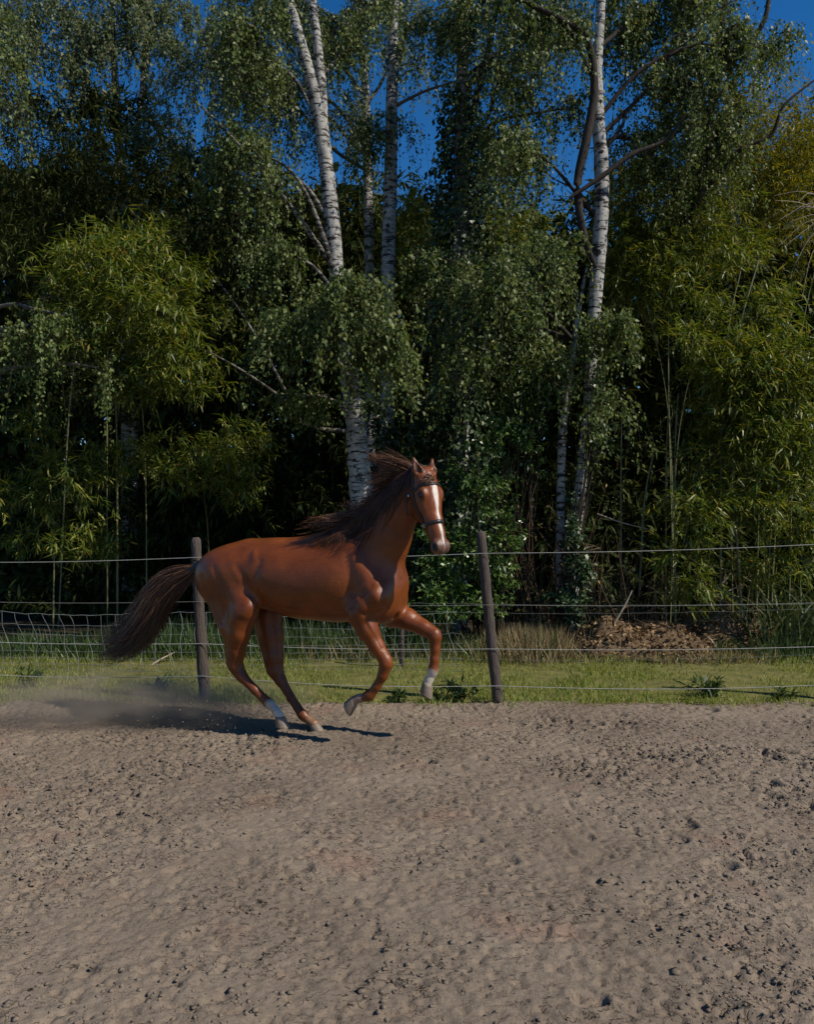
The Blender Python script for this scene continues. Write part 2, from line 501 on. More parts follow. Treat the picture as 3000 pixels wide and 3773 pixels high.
def make_sand():
    def spacing(core, step, far, grow):
        a = list(np.arange(core[0], core[1] + step, step))
        d, s = a[-1], step
        hi = []
        while d < far[1]:
            s *= grow; d += s; hi.append(d)
        d, s = a[0], step
        lo = []
        while d > far[0]:
            s *= grow; d -= s; lo.append(d)
        return np.array(lo[::-1] + a + hi)
    xs = spacing((-3.9, 3.9), .0120, (-40, 40), 1.22)
    y1 = [2.35]
    while y1[-1] < 7.9:
        y1.append(y1[-1] + .0090 + .0014 * (y1[-1] - 2.35))
    lo = []
    d, s = 2.35, .0085
    while d > -25:
        s *= 1.22; d -= s; lo.append(d)
    ys = np.array(lo[::-1] + y1)
    X, Yy = np.meshgrid(xs, ys)
    h = sand_height(X, Yy)
    # hoof prints: crescent cut walls with a raised rim
    g = np.random.default_rng(3)
    n = 130
    px = g.uniform(-3.8, 3.8, n); py = 2.4 + 5.0 * g.random(n) ** 1.1
    for k in range(n):
        r = g.uniform(.045, .075); an = g.normal(-.4, .9); dep = g.uniform(.010, .026) * (1.15 if px[k] > 0 else .8)
        ix0, ix1 = np.searchsorted(xs, [px[k] - .2, px[k] + .2]); iy0, iy1 = np.searchsorted(ys, [py[k] - .2, py[k] + .2])
        sx, sy = X[iy0:iy1, ix0:ix1] - px[k], Yy[iy0:iy1, ix0:ix1] - py[k]
        rr = np.hypot(sx, sy * 1.1) * (1 + .25 * vnoise(sx * 14 + k, sy * 14, k))
        th = np.arctan2(sy, sx)
        front = .5 + .5 * np.cos(th - an)
        cut = -dep * (1 / (1 + np.exp((rr - r) / .006))) * (.35 + .65 * front)
        rim = .40 * dep * np.exp(-((rr - r * 1.35) / .022) ** 2) * (.3 + .7 * front)
        h[iy0:iy1, ix0:ix1] += cut + rim
    # soft bank of pushed sand along the arena edge
    h += .035 * np.exp(-((Yy - 7.30) / .20) ** 2) * (1 + .8 * vnoise(X * 1.7, Yy * 0, 31))
    h = np.where(Yy > 7.5, h - (Yy - 7.5) * .3, h)
    v = np.stack([X, Yy, h], -1).reshape(-1, 3)
    ny, nx = X.shape
    i = (np.arange(ny - 1)[:, None] * nx + np.arange(nx - 1)[None, :]).ravel()
    f = np.stack([i, i + 1, i + nx + 1, i + nx], -1)
    o = obj('sand_ground', new_mesh('sand_ground', v, f, True), M['sand'])
    tag(o, 'trampled brown sand of the riding arena', kind='structure')
    return o


ICO_V = None


def clod_shapes(n_shapes=10, seed=5):
    """small irregular lumps of 20 triangles stored as quads-free tri arrays"""
    # pentagonal bipyramid with a flattened foot: 10 triangles
    an = np.arange(5) * 2 * np.pi / 5
    v = np.vstack([np.stack([np.cos(an), np.sin(an), 0 * an], 1), [[0, 0, .95], [0, 0, -.8]]])
    f = np.array([(i, (i + 1) % 5, 5) for i in range(5)] + [((i + 1) % 5, i, 6) for i in range(5)])
    g = np.random.default_rng(seed)
    out = []
    for _ in range(n_shapes):
        out.append(v * (1 + g.normal(0, .22, (7, 1))) * g.uniform(.7, 1.2, 3))
    return out, f


def scatter_lumps(name, pos, size, flat, material, seed=1):
    g = np.random.default_rng(seed)
    sh, f = clod_shapes()
    n = len(pos)
    a = g.random(n) * 6.283
    ch = np.array(sh)[g.integers(0, len(sh), n)]
    ch = ch * size[:, None, None] * np.stack([np.ones(n), np.ones(n), flat], 1)[:, None, :]
    c, s = np.cos(a)[:, None], np.sin(a)[:, None]
    v = np.stack([ch[..., 0] * c - ch[..., 1] * s, ch[..., 0] * s + ch[..., 1] * c, ch[..., 2]], -1) + pos[:, None, :]
    F = f[None] + (np.arange(n) * 7)[:, None, None]
    return new_mesh(name, v.reshape(-1, 3), F.reshape(-1, 3), False)


if 'ground' not in SKIP:
    # the land itself
    s = 600.0
    me = new_mesh('ground', [(-s, -s, -.06), (s, -s, -.06), (s, s, -.06), (-s, s, -.06)], [(0, 1, 2, 3)])
    tag(obj('ground', me, M['soil']), kind='structure')
    make_sand()
    g = np.random.default_rng(8)
    n = 30000
    x = g.uniform(-4.2, 4.2, n * 3); y = 2.3 + 5.0 * g.random(n * 3) ** 1.15
    dens = .60 + 1.0 * vnoise(x * .55 + 3, y * .55, 11) + 1.4 * vnoise(x * 1.7, y * 2.2, 16) + .9 * vnoise(x * 4, y * 4, 22) + .07 * x
    keep = g.random(n * 3) < dens * .6
    x, y = x[keep][:n], y[keep][:n]
    size = .005 + .012 * g.random(len(x)) ** 2.4 + .012 * (g.random(len(x)) < .008)
    z = sand_height(x, y) + size * .05
    me = scatter_lumps('sand_clods', np.stack([x, y, z], 1), size, g.uniform(.35, .75, len(x)), None)
    tag(obj('sand_clods', me, M['sand']), 'loose clods scattered over the arena sand', 'clods', kind='stuff')

    # the turf strip between arena and thicket
    def edge(x):
        return 7.42 + .20 * vnoise(x * .9, x * 0, 41) + .16 * vnoise(x * 3.3, x * 0, 42) + .08 * vnoise(x * 9.0, x * 0, 45)
    xs = np.concatenate([-np.geomspace(40, 7.2, 16), np.arange(-7, 7.01, .1), np.geomspace(7.2, 40, 16)])
    tt = np.concatenate([[0, .02, .05, .1], np.linspace(.15, 1, 24)])
    X = np.repeat(xs[None], len(tt), 0)
    Yv = edge(X) + tt[:, None] * 3.6
    Zv = -.004 + .03 * np.minimum(tt / .08, 1)[:, None] * (.6 + vnoise(X * 2, Yv * 2, 43)) + .02 * vnoise(X * 1.1, Yv * 1.1, 44) + .03 * (tt[:, None] > .03)
    ny, nx = X.shape
    i = (np.arange(ny - 1)[:, None] * nx + np.arange(nx - 1)[None, :]).ravel()
    me = new_mesh('verge', np.stack([X, Yv, Zv], -1).reshape(-1, 3), np.stack([i, i + 1, i + nx + 1, i + nx], -1), True)
    tag(obj('verge_ground', me, M['turf']), 'mown grass strip between the sand and the thicket', kind='structure')

    # grass blades
    n = 62000
    x = g.uniform(-6.4, 6.4, n); dy = 3.2 * g.random(n) ** 1.25
    y = edge(x) - .22 * g.random(n) ** 4 + dy
    keep = np.abs(x) < y * .56 + .5
    dn = .62 + 1.7 * vnoise(x * 1.3, y * 1.6, 51) + .8 * vnoise(x * 5, y * 5, 52)
    keep &= g.random(n) < np.clip(dn, .12, 1)
    x, y = x[keep], y[keep]
    n = len(x)
    tall = np.clip(vnoise(x * 1.7, y * 2.0, 53) * 2, 0, 1)
    hgt = (.035 + .045 * g.random(n) + .08 * tall * g.random(n)) * np.where(y > 9.4, 1.5, 1)
    ax = np.stack([g.normal(0, .45, n), g.normal(0, .45, n), np.ones(n)], 1)
    nr = np.stack([g.normal(0, 1, n), g.normal(0, 1, n), g.normal(0, .2, n)], 1)
    v, f = leaves(np.stack([x, y, np.full(n, .028)], 1), ax, nr, hgt, .0055 + .004 * g.random(n), .1, .35)
    tag(obj('grass', new_mesh('grass', v, f), M['blade']), 'short sunlit grass on the strip behind the fence', 'grass', kind='stuff')
    # straw-coloured tall grass at the foot of the thicket
    n = 6000
    px = np.concatenate([g.normal(1960, 75, n // 2), g.uniform(1100, 2120, n - n // 2)])
    D = np.where(np.arange(n) < n // 2, g.normal(9.9, .25, n), g.normal(10.1, .25, n))
    x = (px - 1500) / 3000 * D
    hgt = np.where(np.arange(n) < n // 2, .14 + .34 * g.random(n), .08 + .22 * g.random(n))
    ax = np.stack([g.normal(0, .30, n), g.normal(0, .25, n), np.ones(n)], 1)
    nr = np.stack([g.normal(0, 1, n), -np.ones(n), g.normal(0, .2, n)], 1)
    v, f = leaves(np.stack([x, D, np.full(n, .02)], 1), ax, nr, hgt, .007 + .005 * g.random(n), .1, .4)
    me = new_mesh('dry_grass', v, f)
    tag(obj('dry_grass', me, M['straw']), 'tall straw coloured grass along the foot of the thicket', 'dry grass', kind='stuff')
    # loose straw and stalks around the mulch
    n = 2600
    px = g.uniform(2040, 2860, n); D = g.normal(9.75, .16, n)
    ax = np.stack([g.normal(0, .7, n), g.normal(-.2, .5, n), .25 + g.random(n)], 1)
    nr = np.stack([g.normal(0, 1, n), -np.ones(n), g.normal(0, .2, n)], 1)
    v, f = leaves(np.stack([(px - 1500) / 3000 * D, D, np.full(n, .025)], 1), ax, nr, .05 + .17 * g.random(n) ** 1.5, .006 + .006 * g.random(n), .1, .4)
    tag(obj('loose_straw', new_mesh('loose_straw', v, f), M['straw']), 'loose dry stalks scattered in front of the mulch heap', 'straw', kind='stuff')
    n = 9000
    px = g.uniform(0, 3000, n); D = g.normal(10.2, .3, n)
    x = (px - 1500) / 3000 * D
    hgt = np.where((px > 2040) & (px < 2800), .35, 1) * (.10 + .35 * g.random(n)) * (.5 + 1.2 * np.clip(vnoise(x * 1.5, D * 1.5, 77) + .4, 0, 1))
    ax = np.stack([g.normal(0, .4, n), g.normal(-.15, .3, n), np.ones(n)], 1)
    nr = np.stack([g.normal(0, 1, n), -np.ones(n), g.normal(0, .2, n)], 1)
    v, f = leaves(np.stack([x, D, np.full(n, .02)], 1), ax, nr, hgt, .010 + .010 * g.random(n), .1, .4)
    tag(obj('undergrowth', new_mesh('undergrowth', v, f), M['weed']), 'rank green undergrowth at the foot of the thicket', 'undergrowth', kind='stuff')

# ------------------------------------------------------------------ fences
def wire_path(pts, n=40, wob=.004, seed=0):
    g = np.random.default_rng(seed)
    P = catmull(pts, n)
    P[1:-1, 2] += g.normal(0, wob, n - 2)
    return P


if 'fence' not in SKIP:
    FD = 7.38
    fe = thing('post_and_wire_fence', 'fence of dark wooden posts with pale electric wires behind the horse', 'fence', at(1500, 2600, FD) * 1)
    fe.location.z = 0

    def post(top, bot, w, seed, dd=0):
        g = np.random.default_rng(seed)
        a, b = np.array(at(*bot, FD + dd)), np.array(at(*top, FD + dd))
        b[2] += 0
        a2 = a + (a - b) * .08
        n = 26
        P = catmull([a2, (a + b) / 2 + g.normal(0, .008, 3), b], n)
        P = np.vstack([P, P[-1] + (P[-1] - P[-2]) * .35])
        r = np.full(n + 1, w) * (1 + .05 * g.standard_normal(n + 1))
        r = r * np.linspace(1.08, .96, n + 1)
        r[-1] *= .55; r[-2] *= .93
        v, f = tube(P, r, 14, .035, True, g)
        return obj('post', new_mesh('post', v, f, True), M['post'], fe), a, b
    pR, aR, bR = post((1772, 1966), (1838, 2606), .047, 4)
    pL, aL, bL = post((722, 1988), (758, 2588), .048, 5)
    pO = []
    # posts standing just outside the picture, which carry the wires on
    for px_top, px_bot, seed in ((-330, -300, 6), (2880 + 260, 2880 + 275, 7)):
        q, a, b = post((px_top, 1962), (px_bot, 2604), .047, seed)
        pO.append((q, a, b))
    YW = {  # source rows of each wire at: left edge post, left post, right post, right edge post
        0: (2068, 2053, 2038, 1998), 1: (2206, 2214, 2226, 2214), 2: (2350, 2368, 2387, 2374), 3: (2462, 2486, 2522, 2512)}
    for k, ys in YW.items():
        pts = []
        for (a, b), yy in zip(((pO[0][1], pO[0][2]), (aL, bL), (aR, bR), (pO[1][1], pO[1][2])), ys):
            # point on the camera side of the post at that row
            zt = at(1500, yy, FD).z
            t = (zt - a[2]) / (b[2] - a[2])
            p = a + (b - a) * t
            pts.append(p + np.array([0, -.062, 0]))
        full = []
        for i in range(3):
            seg = np.linspace(0, 1, 16)[:, None]
            L = pts[i] * (1 - seg) + pts[i + 1] * seg
            L[:, 2] -= .022 * np.sin(np.pi * seg[:, 0]) * (1 if k != 3 else 1.8)
            full.append(L if i == 0 else L[1:])
        P = np.vstack(full)
        v, f = tube(P, .0031 if k != 1 else .0013, 6)
        obj('wire', new_mesh('wire', v, f, True), M['wire'], fe)
        for (po, p) in ((pL, pts[1]), (pR, pts[2]), (pO[0][0], pts[0]), (pO[1][0], pts[3])):
            c = p + np.array([0, .012, 0])
            prof = np.array([c + np.array([0, .055, 0]), c + np.array([0, .022, 0]), c + np.array([0, .02, 0]), c + np.array([0, .006, 0]), c + np.array([0, .004, 0]), c + np.array([0, -.016, 0])])
            v, f = tube(prof, np.array([.007, .007, .020, .020, .011, .014]), 10)
            white = (po is pR and k == 1)
            o = obj('insulator', new_mesh('insulator', v, f, True), M['whiteplastic'] if white else M['plastic'])
            o.parent = po
            o.matrix_parent_inverse = parent_inv(fe)
            if white:
                o['label'] = 'white insulator'
                # the torn white tape tied below it
                q = [c + np.array([.02, -.01, 0]), c + np.array([.05, -.02, -.02]), c + np.array([.075, -.02, -.055]), c + np.array([.07, -.02, -.10])]
                v, f = tube(catmull(q, 12), np.array([.010, .014, .02, .022, .018, .020, .022, .02, .017, .014, .010, .006]), 6, .12)
                o = obj('white_tape', new_mesh('white_tape', v, f, False), M['whiteplastic'])
                o.parent = po
                o.matrix_parent_inverse = parent_inv(fe)

    # sheep netting further back on the left
    nf_ = thing('wire_netting_fence', 'sagging galvanised sheep netting behind the wire fence, in front of the bamboo', 'netting', (0, 9.05, 0))
    g = np.random.default_rng(12)
    ND = 9.05
    def net_pt(u, w):
        """u along (m), w 0 top .. 1 bottom"""
        top = .70 - .035 * np.clip((u + 4.6) / 1.4, 0, 1.5) + .03 * np.sin(u * 2.1)
        z = top * (1 - w) + .05 * w
        lean = .10 * np.clip(w - .35, 0, 1) * 1.4
        return np.stack([u + .10 * w + .015 * np.sin(w * 9 + u * 5), ND + .06 * np.sin(u * 1.7 + w * 3) - lean * .5, z], -1)
    for i, u in enumerate(np.arange(-5.2, .55, .148)):
        w = np.linspace(0, 1, 12)
        P = net_pt(np.full(12, u + g.normal(0, .012)) + np.cumsum(g.normal(0, .004, 12)), w)
        v, f = tube(P, .0024, 5, cap=False)
        obj('vertical_wire', new_mesh('net_wire', v, f, True), M['netwire'], nf_)
    for w in (0, .2, .38, .54, .68, .80, .90, 1.0):
        u = np.linspace(-5.2, .55, 70)
        P = net_pt(u, np.full(70, w)); P[:, 2] += g.normal(0, .004, 70)
        v, f = tube(P, .0028 if w in (0, 1) else .0019, 5, cap=False)
        obj('horizontal_wire', new_mesh('net_wire', v, f, True), M['netwire'], nf_)
    # plain wires carry the rear line on to the right
    wf = thing('rear_wire_fence', 'thin rear wires strung in front of the mulch heap, behind the main fence', 'fence', (2.6, 9.3, 0))
    for ya, yb in ((2222, 2232), (2252, 2246), (2425, 2412)):
        P = wire_path([at(1500, ya, 9.2), at(2300, ya + 8, 9.2), at(3250, yb - 10, 9.2)], 40, .003, ya)
        v, f = tube(P, .0011, 5)
        obj('wire', new_mesh('wire', v, f, True), M['netwire'], wf)
    for px in (1480, 3260):
        a, b = np.array(at(px, 2470, 9.23)), np.array(at(px, 2200, 9.23))
        v, f = tube(catmull([a - (0, 0, .1), b], 8), .03, 10, .04)
        obj('post', new_mesh('rear_post', v, f, True), M['post'], wf)

# ------------------------------------------------------------------ horse
HTH = math.radians(20)
HR = Vector((-0.75, 6.36, 0.0))
HF = Vector((math.cos(HTH), -math.sin(HTH), 0))
HL = Vector((math.sin(HTH), math.cos(HTH), 0))


def hp(px, py, lat=0.0):
    """pixel -> point on the vertical plane at lateral offset lat, in horse coordinates (x forward, y left, z up)"""
    r = ray(px, py)
    o = Vector((0, 0, CAM_H))
    q = HR + HL * lat
    t = (q - o).dot(HL) / r.dot(HL)
    w = o + r * t
    d = w - HR
    return np.array([d.dot(HF), lat, w.z])


def hw(dirv):
    """world direction -> horse coordinates"""
    d = Vector(dirv)
    return np.array([d.dot(HF), d.dot(HL), d.z])


class Field:
    def __init__(self, lo, hi, h):
        self.lo, self.h = np.array(lo, float), h
        self.n = np.ceil((np.array(hi) - self.lo) / h).astype(int) + 1
        self.d = np.full(self.n, 0.12, np.float32)

    def box(self, lo, hi):
        i0 = np.clip(np.floor((lo - self.lo) / self.h).astype(int), 0, self.n - 1)
        i1 = np.clip(np.ceil((hi - self.lo) / self.h).astype(int) + 1, 1, self.n)
        sl = tuple(slice(a, b) for a, b in zip(i0, i1))
        ax = [self.lo[k] + self.h * np.arange(i0[k], i1[k]) for k in range(3)]
        return sl, np.stack(np.meshgrid(*ax, indexing='ij'), -1)

    def put(self, sl, d, k, sub=False):
        a = self.d[sl]
        if sub:
            b = -d
            hh = np.maximum(k - np.abs(a - b), 0) / k
            self.d[sl] = np.maximum(a, b) + hh * hh * k * .25
        else:
            hh = np.maximum(k - np.abs(a - d), 0) / k
            self.d[sl] = np.minimum(a, d) - hh * hh * k * .25

    def ell(self, c, r, R=None, k=0.05, sub=False):
        c, r = np.array(c, float), np.array(r, float)
        m = r.max() + k + .03
        sl, p = self.box(c - m, c + m)
        p = p - c
        if R is not None:
            p = p @ np.asarray(R).T          # rows of R are the ellipsoid axes
        k0 = np.linalg.norm(p / r, axis=-1)
        k1 = np.linalg.norm(p / (r * r), axis=-1)
        self.put(sl, k0 * (k0 - 1) / (k1 + 1e-9), k, sub)

    def cone(self, a, b, r1, r2, k=0.03, squash=None, f=1.0, sub=False):
        """round cone a->b; squash: direction along which it is scaled by f"""
        a, b = np.array(a, float), np.array(b, float)
        m = max(r1, r2) * max(1, f) + k + .03
        sl, p = self.box(np.minimum(a, b) - m, np.maximum(a, b) + m)
        p = p - a
        ba = b - a
        if squash is not None:
            s = np.array(squash, float); s /= np.linalg.norm(s)
            p = p + (p @ s)[..., None] * s * (1 / f - 1)
            ba = ba + (ba @ s) * s * (1 / f - 1)
        t = np.clip((p @ ba) / (ba @ ba), 0, 1)
        d = np.linalg.norm(p - t[..., None] * ba, axis=-1) - (r1 + (r2 - r1) * t)
        self.put(sl, d * min(1.0, f), k, sub)

    def chain(self, pts, rs, k=0.03, squash=None, f=1.0):
        for i in range(len(pts) - 1):
            self.cone(pts[i], pts[i + 1], rs[i], rs[i + 1], k if i == 0 else min(k, .02), squash, f)

    def mesh(self):
        d = self.d
        ins = d < 0
        c = np.zeros(self.n - 1, np.int8)
        for i in (0, 1):
            for j in (0, 1):
                for l in (0, 1):
                    c += ins[i:self.n[0] - 1 + i, j:self.n[1] - 1 + j, l:self.n[2] - 1 + l]
        act = (c > 0) & (c < 8)
        idx = np.full(act.shape, -1, np.int64)
        cells = np.argwhere(act)
        idx[act] = np.arange(len(cells))
        acc = np.zeros((len(cells), 3)); cnt = np.zeros(len(cells))
        x, y, z = cells.T
        cor = [(i, j, l) for i in (0, 1) for j in (0, 1) for l in (0, 1)]
        for A in cor:
            for ax in range(3):
                if A[ax] == 1:
                    continue
                B = list(A); B[ax] = 1
                va = d[x + A[0], y + A[1], z + A[2]]; vb = d[x + B[0], y + B[1], z + B[2]]
                m = (va < 0) != (vb < 0)
                t = np.where(m, va / np.where(m, va - vb, 1), 0)
                q = np.array(A, float)[None, :].repeat(len(cells), 0)
                q[:, ax] += t
                acc[m] += q[m]; cnt[m] += 1
        v = self.lo + self.h * (cells + acc / cnt[:, None])
        quads = []
        for ax in range(3):
            u, w = (ax + 1) % 3, (ax + 2) % 3
            s0 = [slice(1, -1)] * 3; s1 = [slice(1, -1)] * 3
            s0[ax] = slice(0, -1); s1[ax] = slice(1, None)
            a, b = ins[tuple(s0)], ins[tuple(s1)]
            e = np.argwhere(a != b)
            off = np.ones(3, int); off[ax] = 0
            g = e + off
            flip = a[tuple(e.T)]
            def ci(du, dw):
                q = g.copy(); q[:, u] -= du; q[:, w] -= dw
                return idx[tuple(q.T)]
            Q = np.stack([ci(1, 1), ci(0, 1), ci(0, 0), ci(1, 0)], -1)
            Q[~flip] = Q[~flip][:, ::-1]
            quads.append(Q)
        return v, np.concatenate(quads)


def relax(v, q, it=4, lam=0.5, mu=-0.52):
    e = np.concatenate([q[:, [0, 1]], q[:, [1, 2]], q[:, [2, 3]], q[:, [3, 0]]])
    e = np.concatenate([e, e[:, ::-1]])
    cnt = np.bincount(e[:, 0], minlength=len(v))[:, None]
    for i in range(it):
        for l in (lam, mu):
            s = np.stack([np.bincount(e[:, 0], weights=v[e[:, 1], k], minlength=len(v)) for k in range(3)], 1)
            v = v + l * (s / np.maximum(cnt, 1) - v)
    return v


def build_horse():
    root = thing('horse', 'chestnut horse with white blaze cantering across the sand in a black halter', 'horse', HR)
    root.rotation_euler = (0, 0, -HTH)
    F = Field((-1.25, -0.66, 0.02), (1.25, 0.55, 2.34), 0.0085)
    Y = (0, 1, 0)
    # ---- trunk
    def E(px, py, lat, rx, ry, rz, k=.06, tilt=0.0, sub=False):
        c, s = math.cos(tilt), math.sin(tilt)
        F.ell(hp(px, py, lat), (rx, ry, rz), [[c, 0, s], [0, 1, 0], [-s, 0, c]], k, sub)
    E(1130, 2138, 0, .52, .275, .305, .05, -.05)          # barrel
    E(1255, 2130, 0, .36, .255, .335, .08, -.1)           # chest
    E(1000, 2112, 0, .34, .245, .255, .10, 0)             # loin
    E(880, 2105, 0, .30, .255, .235, .10, .10)             # croup
    E(806, 2130, -.05, .185, .17, .21, .08, .35)           # near buttock
    E(806, 2130, .06, .185, .17, .21, .08, .35)
    F.chain([hp(1150, 2035), hp(1215, 2010), hp(1275, 1995)], [.085, .105, .11], .10, Y, .62)   # withers
    F.cone(hp(930, 2040), hp(1160, 2042), .10, .10, .08, Y, .7)
    # ---- breast
    E(1385, 2180, -.05, .19, .17, .21, .07, -.2)
    E(1425, 2165, .07, .17, .14, .20, .06, -.2)
    E(1405, 2235, .0, .15, .15, .13, .06)
    # ---- shoulders
    for s in (-1, 1):
        dx = 0 if s < 0 else 58
        F.cone(hp(1270 + dx, 2030, s * .10), hp(1375 + dx * 1.1, 2180, s * .165), .105, .115, .05, Y, .75)
        E(1388 + dx * 1.15, 2195, s * .165, .095, .075, .11, .035)
        E(1320 + dx, 2235, s * .175, .125, .075, .105, .04, -.3)          # triceps
    # ---- neck
    na = [hp(1365, 2075, 0), hp(1412, 1975, -.015), hp(1462, 1885, -.05), hp(1516, 1805, -.095), hp(1548, 1768, -.115)]
    F.chain(na, [.265, .220, .170, .128, .10], .09, Y, .62)
    F.chain([hp(1262, 1990), hp(1330, 1915, -.01), hp(1400, 1842, -.035), hp(1470, 1782, -.075), hp(1535, 1748, -.11)],
            [.07, .06, .05, .045, .05], .08, Y, .7)        # crest
    # ---- head
    beta = math.radians(54)
    fh = np.array([math.cos(beta), -math.sin(beta), 0])
    pit = math.radians(70)
    zz = np.array([0, 0, 1.0])
    a_w = math.cos(pit) * fh - math.sin(pit) * zz
    n_w = math.sin(pit) * fh + math.cos(pit) * zz
    a, n = hw(a_w), hw(n_w)
    s = np.cross(n, a)
    if s[1] < 0:
        s = -s
    P0 = hp(1566, 1766, -.125)
    hd = lambda A, B, C: P0 + A * .925 * a + B * n + C * s
    HRm = np.stack([a, n, s])

    def H(A, B, C, ra, rn, rs, k=.03, sub=False, Rm=None):
        F.ell(hd(A, B, C), (ra, rn, rs), HRm if Rm is None else Rm, k, sub)
    H(.02, -.02, 0, .10, .085, .078, .05)
    H(.13, -.045, 0, .15, .118, .094, .04)
    F.chain([hd(.10, .0, 0), hd(.22, -.015, 0), hd(.34, -.012, 0), hd(.45, -.004, 0), hd(.54, -.006, 0)],
            [.088, .084, .070, .060, .058], .04, s, .92)
    for q in (-1, 1):
        H(.20, -.085, q * .050, .105, .082, .030, .03)      # cheek
        H(.135, .030, q * .078, .048, .036, .028, .025)      # brow
        F.cone(hd(.19, .006, q * .074), hd(.36, -.008, q * .050), .016, .010, .03)   # facial crest
        H(.555, .010, q * .046, .044, .038, .030, .02)       # nostril wing
        H(.572, .022, q * .078, .028, .017, .026, .008, True)
        H(.150, .033, q * .103, .018, .014, .012, .012, True)   # socket
    F.chain([hd(.24, -.10, 0), hd(.38, -.062, 0), hd(.50, -.052, 0)], [.055, .036, .03], .04, s, .85)   # lower jaw
    H(.575, -.010, 0, .038, .050, .062, .03)                # upper lip
    H(.545, -.058, 0, .036, .026, .036, .02)                # chin
    for q in (-1, 1):
        F.cone(hd(.500, -.040, q * .062), hd(.585, -.048, q * .040), .007, .006, .008, sub=True)   # mouth line
    # ears
    earm = []
    for q in (-1, 1):
        b = hd(-.005, .010, q * .052)
        d = unit(-.93 * a + .12 * n + q * .22 * s)
        fw = unit(n - (n @ d) * d + q * .5 * s)
        fw = unit(fw - (fw @ d) * d)
        F.cone(b, b + d * .060, .032, .040, .02)
        F.cone(b + d * .060, b + d * .155, .040, .008, .012)
        F.cone(b + d * .050 + fw * .030, b + d * .125 + fw * .018, .025, .006, .008, sub=True)
        earm.append((b, d, fw))
    # ---- legs
    def leg(pts, rs, lat0, k=.04):
        P = [hp(*p) for p in pts]
        F.chain(P, [r * 1.11 for r in rs], k)
        return P
    # near hind
    F.cone(hp(835, 2120, -.12), hp(905, 2235, -.205), .175, .105, .05, Y, .72)
    F.cone(hp(800, 2170, -.12), hp(838, 2300, -.17), .120, .085, .05, Y, .7)
    E(913, 2236, -.215, .070, .062, .085, .03)
    leg([(895, 2262, -.19), (880, 2330, -.185), (872, 2400, -.165), (868, 2450, -.155)], [.100, .086, .060, .052], 0)
    F.cone(hp(845, 2310, -.175), hp(848, 2435, -.15), .060, .028, .04)
    F.cone(hp(850, 2440, -.152), hp(882, 2480, -.15), .034, .040, .02)
    leg([(872, 2458, -.152), (892, 2492, -.15), (938, 2540, -.145), (985, 2586, -.14)], [.050, .038, .029, .034], 0, .02)
    E(992, 2590, -.14, .038, .034, .040, .02)
    nh = [hp(998, 2596, -.14), hp(1018, 2618, -.138), hp(1030, 2638, -.137)]
    F.chain(nh, [.033, .030, .036], .02)
    # far hind
    F.cone(hp(880, 2130, .13), hp(985, 2255, .18), .17, .115, .05, Y, .72)
    leg([(985, 2270, .18), (998, 2340, .175), (1010, 2420, .155), (1016, 2470, .145)], [.105, .094, .070, .056], 0)
    F.cone(hp(975, 2330, .17), hp(996, 2462, .145), .062, .030, .04)
    F.cone(hp(998, 2470, .145), hp(1030, 2502, .142), .034, .040, .02)
    leg([(1020, 2476, .145), (1036, 2508, .142), (1074, 2572, .135), (1112, 2630, .13)], [.050, .038, .029, .034], 0, .02)
    E(1118, 2636, .13, .038, .034, .040, .02)
    fhnd = [hp(1122, 2641, .13), hp(1142, 2656, .13), hp(1156, 2666, .13)]
    F.chain(fhnd, [.034, .031, .038], .02)
    # near fore
    F.cone(hp(1385, 2200, -.165), hp(1318, 2262, -.175), .10, .085, .04)
    leg([(1332, 2262, -.165), (1354, 2320, -.16), (1388, 2380, -.15), (1418, 2428, -.145)], [.088, .074, .052, .045], 0)
    E(1424, 2440, -.145, .046, .042, .052, .02)
    leg([(1422, 2450, -.145), (1410, 2490, -.142), (1388, 2530, -.14), (1366, 2558, -.138)], [.043, .033, .028, .033], 0, .02)
    E(1360, 2563, -.138, .040, .034, .038, .02)
    nf = [hp(1352, 2566, -.138), hp(1326, 2572, -.136), hp(1306, 2580, -.135)]
    F.chain(nf, [.033, .030, .036], .02)
    # far fore
    F.cone(hp(1450, 2215, .14), hp(1440, 2265, .15), .10, .085, .04)
    leg([(1448, 2262, .15), (1500, 2280, .15), (1560, 2312, .145), (1598, 2334, .14)], [.092, .074, .054, .046], 0)
    E(1603, 2342, .14, .047, .043, .050, .02)
    leg([(1604, 2352, .14), (1604, 2390, .14), (1601, 2430, .14), (1598, 2462, .14)], [.043, .032, .029, .034], 0, .02)
    E(1596, 2472, .14, .039, .034, .040, .02)
    ff = [hp(1593, 2480, .14), hp(1582, 2502, .14), hp(1574, 2518, .14)]
    F.chain(ff, [.033, .030, .036], .02)
    # ---- breast groove
    F.cone(hp(1462, 2140, -.04), hp(1450, 2270, -.01), .015, .02, .04, sub=True)
    v, q = F.mesh()
    v = relax(v, q, 5)
    # ---- muscle relief: grooves and swellings laid along lines on both flanks
    nrm = np.zeros_like(v)
    fn = np.cross(v[q[:, 2]] - v[q[:, 0]], v[q[:, 3]] - v[q[:, 1]])
    for k in range(4):
        np.add.at(nrm, q[:, k], fn)
    nrm = unit(nrm)
    side = np.clip(np.abs(nrm[:, 1]) * 1.6, 0, 1)
